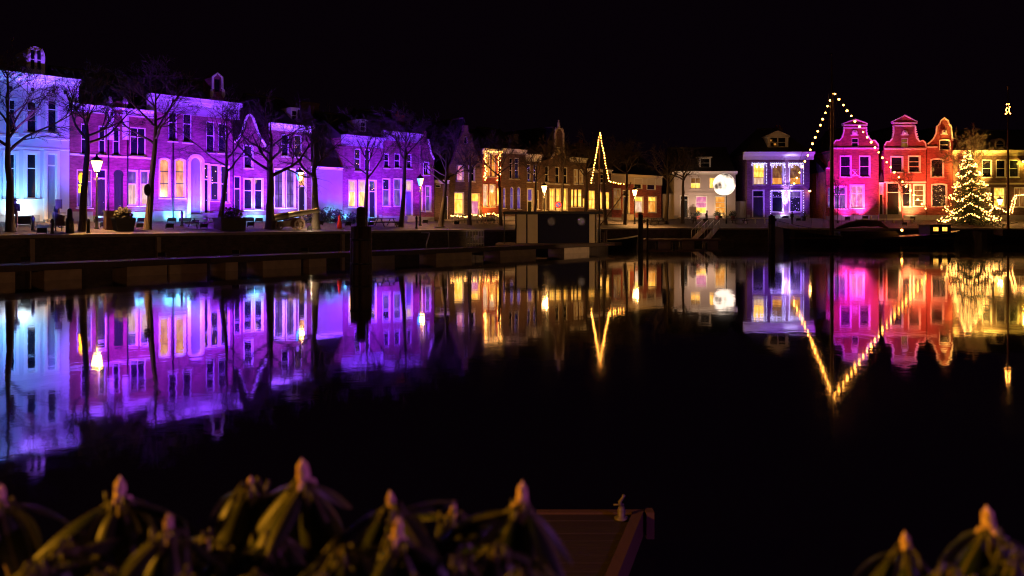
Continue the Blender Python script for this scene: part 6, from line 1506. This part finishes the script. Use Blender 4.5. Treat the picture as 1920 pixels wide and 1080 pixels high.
for j in range(3):
    mb = MB(); H_ = 0.040; W_ = 0.0088
    mb.lathe([(0.003, -0.012), (0.0035, -0.002), (W_*.55, 0.002), (W_*.95, H_*.22), (W_, H_*.38), (W_*.8, H_*.62), (W_*.45, H_*.84), (W_*.12, H_*.98), (0.0004, H_*1.03)], 10)
    for lv in range(4):                                # overlapping bud scales
        for k in range(5):
            a = k*1.2566 + lv*0.63; z0 = H_*(.02+lv*.16); r0_ = W_*(.75, 1.04, 1.02, .84)[lv]; c_, s_ = math.cos(a), math.sin(a); tx, ty = -s_, c_
            mb.add([(c_*r0_+tx*W_*.5, s_*r0_+ty*W_*.5, z0), (c_*r0_-tx*W_*.5, s_*r0_-ty*W_*.5, z0), (c_*r0_*1.06-tx*W_*.35, s_*r0_*1.06-ty*W_*.35, z0+H_*.2), (c_*r0_*.86, s_*r0_*.86, z0+H_*.36), (c_*r0_*1.06+tx*W_*.35, s_*r0_*1.06+ty*W_*.35, z0+H_*.2)], [(0, 1, 2, 3, 4)], 0, True)
    for k in range(3):                                 # small curled bracts under the bud
        a = k*2.1 + j; q = [Vector((math.cos(a)*r_, math.sin(a)*r_, z_)) for r_, z_ in ((.002, -.003), (.008, .003), (.015, .001), (.019, -.006))]; mb.tube(q, [.002, .003, .0032, .001], 5)
    o = mb.build('bud', 'bud'); bud_me.append(o.data); bpy.data.objects.remove(o)
def shrub(label, tips, seed, base):
    rng = random.Random(seed); t = thing('rhododendron', label, 'shrub', base, 0, 'rhododendron shrubs at the near bank'); B = Vector(base); st = MB(); nl = 0
    for px, py, Y, bh, nleaf, kind in tips:
        tip = Vector(((px-960)/F*Y, Y, CH - (py-HY)/F*Y)) - B
        sc = bh*Y/F/0.044 if bh else 0
        axis = Vector((rng.gauss(0, .09), rng.gauss(0, .09), 1)).normalized()
        foot = Vector((tip.x*0.45 + rng.uniform(-.05, .05), tip.y + rng.uniform(0.0, .1), tip.z - rng.uniform(.45, .6)))
        st.tube([foot, foot.lerp(tip, .55) + Vector((0, 0, -.05)), tip - axis*.05, tip], [.006, .005, .004, .0035], 6)
        if bh:
            o = bpy.data.objects.new('bud', bud_me[rng.randrange(3)]); COL.objects.link(o); o.parent = t; o.location = tip + axis*0.003*sc
            o.rotation_euler = axis.to_track_quat('Z', 'Y').to_euler(); o.scale = (sc*rng.uniform(.95, 1.15), sc*rng.uniform(.95, 1.15), sc)
        a0 = rng.uniform(0, 6.28)
        nleaf += 3
        for k in range(nleaf):
            a = a0 + k*2.399 + rng.uniform(-.25, .25); ring_ = k/nleaf
            el = rng.gauss(-0.30 - 1.0*ring_*kind, .22)        # the outer whorl droops
            s = rng.uniform(.8, 1.15)*(0.65 if k >= nleaf-2 else 1.0)
            o = bpy.data.objects.new('leaf', leaf_me[rng.randrange(4)]); COL.objects.link(o); o.parent = t
            o.location = tip - axis*(0.004 + 0.018*ring_) + Vector((math.cos(a), math.sin(a), 0))*.02*s
            o.rotation_euler = Euler((rng.uniform(-.5, .5), -el, a), 'XYZ'); o.scale = (s, s*rng.uniform(.9, 1.2), s); nl += 1
    st.build('stem', 'twig', t); return t
tipsL = [(225, 938, 1.02, 46, 11, 1.0), (468, 919, 1.05, 27, 10, 1.1), (570, 909, 1.0, 52, 10, 1.3), (735, 955, 0.98, 36, 10, 1.1), (850, 966, 1.08, 28, 9, 1.0), (745, 1016, 0.9, 48, 9, 1.2), (978, 951, 1.0, 48, 11, 1.3), (316, 1000, 0.9, 40, 10, 1.1), (0, 945, 1.02, 40, 10, 1.0),
         (120, 1027, .95, 0, 10, .9), (60, 1072, .85, 0, 10, .9), (200, 1082, .85, 0, 10, 1.0), (410, 1032, .95, 0, 10, 1.2), (520, 1012, .95, 0, 10, 1.2), (640, 1032, .9, 0, 10, 1.1), (470, 1087, .82, 0, 10, 1.0), (600, 1097, .8, 0, 9, 1.0), (860, 1052, .9, 0, 10, 1.1), (930, 1032, .92, 0, 9, 1.2), (980, 1082, .84, 0, 8, 1.1), (350, 1092, .8, 0, 9, 1.0), (780, 1097, .8, 0, 9, 1.0), (140, 1007, 1.1, 0, 9, 1.0), (390, 1007, 1.1, 0, 8, 1.1)]
shrub('large dark rhododendron with upright buds along the bottom left', tipsL, 7, (-0.25, 0.95, 1.3))
tipsR = [(1700, 1037, .95, 42, 9, 1.1), (1855, 998, .95, 52, 9, 1.2), (1780, 1072, .9, 0, 9, 1.1), (1905, 1052, .9, 0, 9, 1.0), (1830, 1097, .85, 0, 9, 1.0), (1650, 1107, .9, 0, 7, 1.0), (1900, 1032, 1.05, 0, 7, 1.0)]
shrub('smaller rhododendron with two buds in the bottom right corner', tipsR, 9, (0.55, 0.95, 1.3))
# assumed bare lights out of view, warm left and violet right, side-light the shrubs
for nm, loc, col, e in (('assumed_warm_light', (-6.5, 0.9, 4.1), (1.0, 0.40, 0.025), 2900), ('assumed_violet_light', (5.5, 0.7, 3.9), (0.62, 0.16, 1.0), 520)):
    ld = bpy.data.lights.new(nm, 'POINT'); ld.energy = e; ld.color = col; ld.shadow_soft_size = 0.12; link(nm, ld).location = loc
# an assumed warm lamp, unseen to the right, reaches the jetty, its floats, the pile and the houseboat
ld = bpy.data.lights.new('added_warm_spot', 'SPOT'); ld.energy = 3600; ld.color = (1.0, 0.52, 0.20); ld.spot_size = math.radians(62); ld.spot_blend = .5; ld.shadow_soft_size = .2
o = link('added_warm_spot', ld); o.location = (46, 34, 7.0); o.rotation_euler = (Vector((-6, 58, 0.8)) - Vector(o.location)).to_track_quat('-Z', 'Y').to_euler()
ld = bpy.data.lights.new('added_warm_spot', 'SPOT'); ld.energy = 42000; ld.color = (1.0, 0.55, 0.24); ld.spot_size = math.radians(9.5); ld.spot_blend = .5; ld.shadow_soft_size = .2  # separate narrow spot, added to brighten the houseboat doors
o = link('added_warm_spot', ld); o.location = (44, 30, 7.0); o.rotation_euler = (Vector((3.2, 73, 2.0)) - Vector(o.location)).to_track_quat('-Z', 'Y').to_euler()
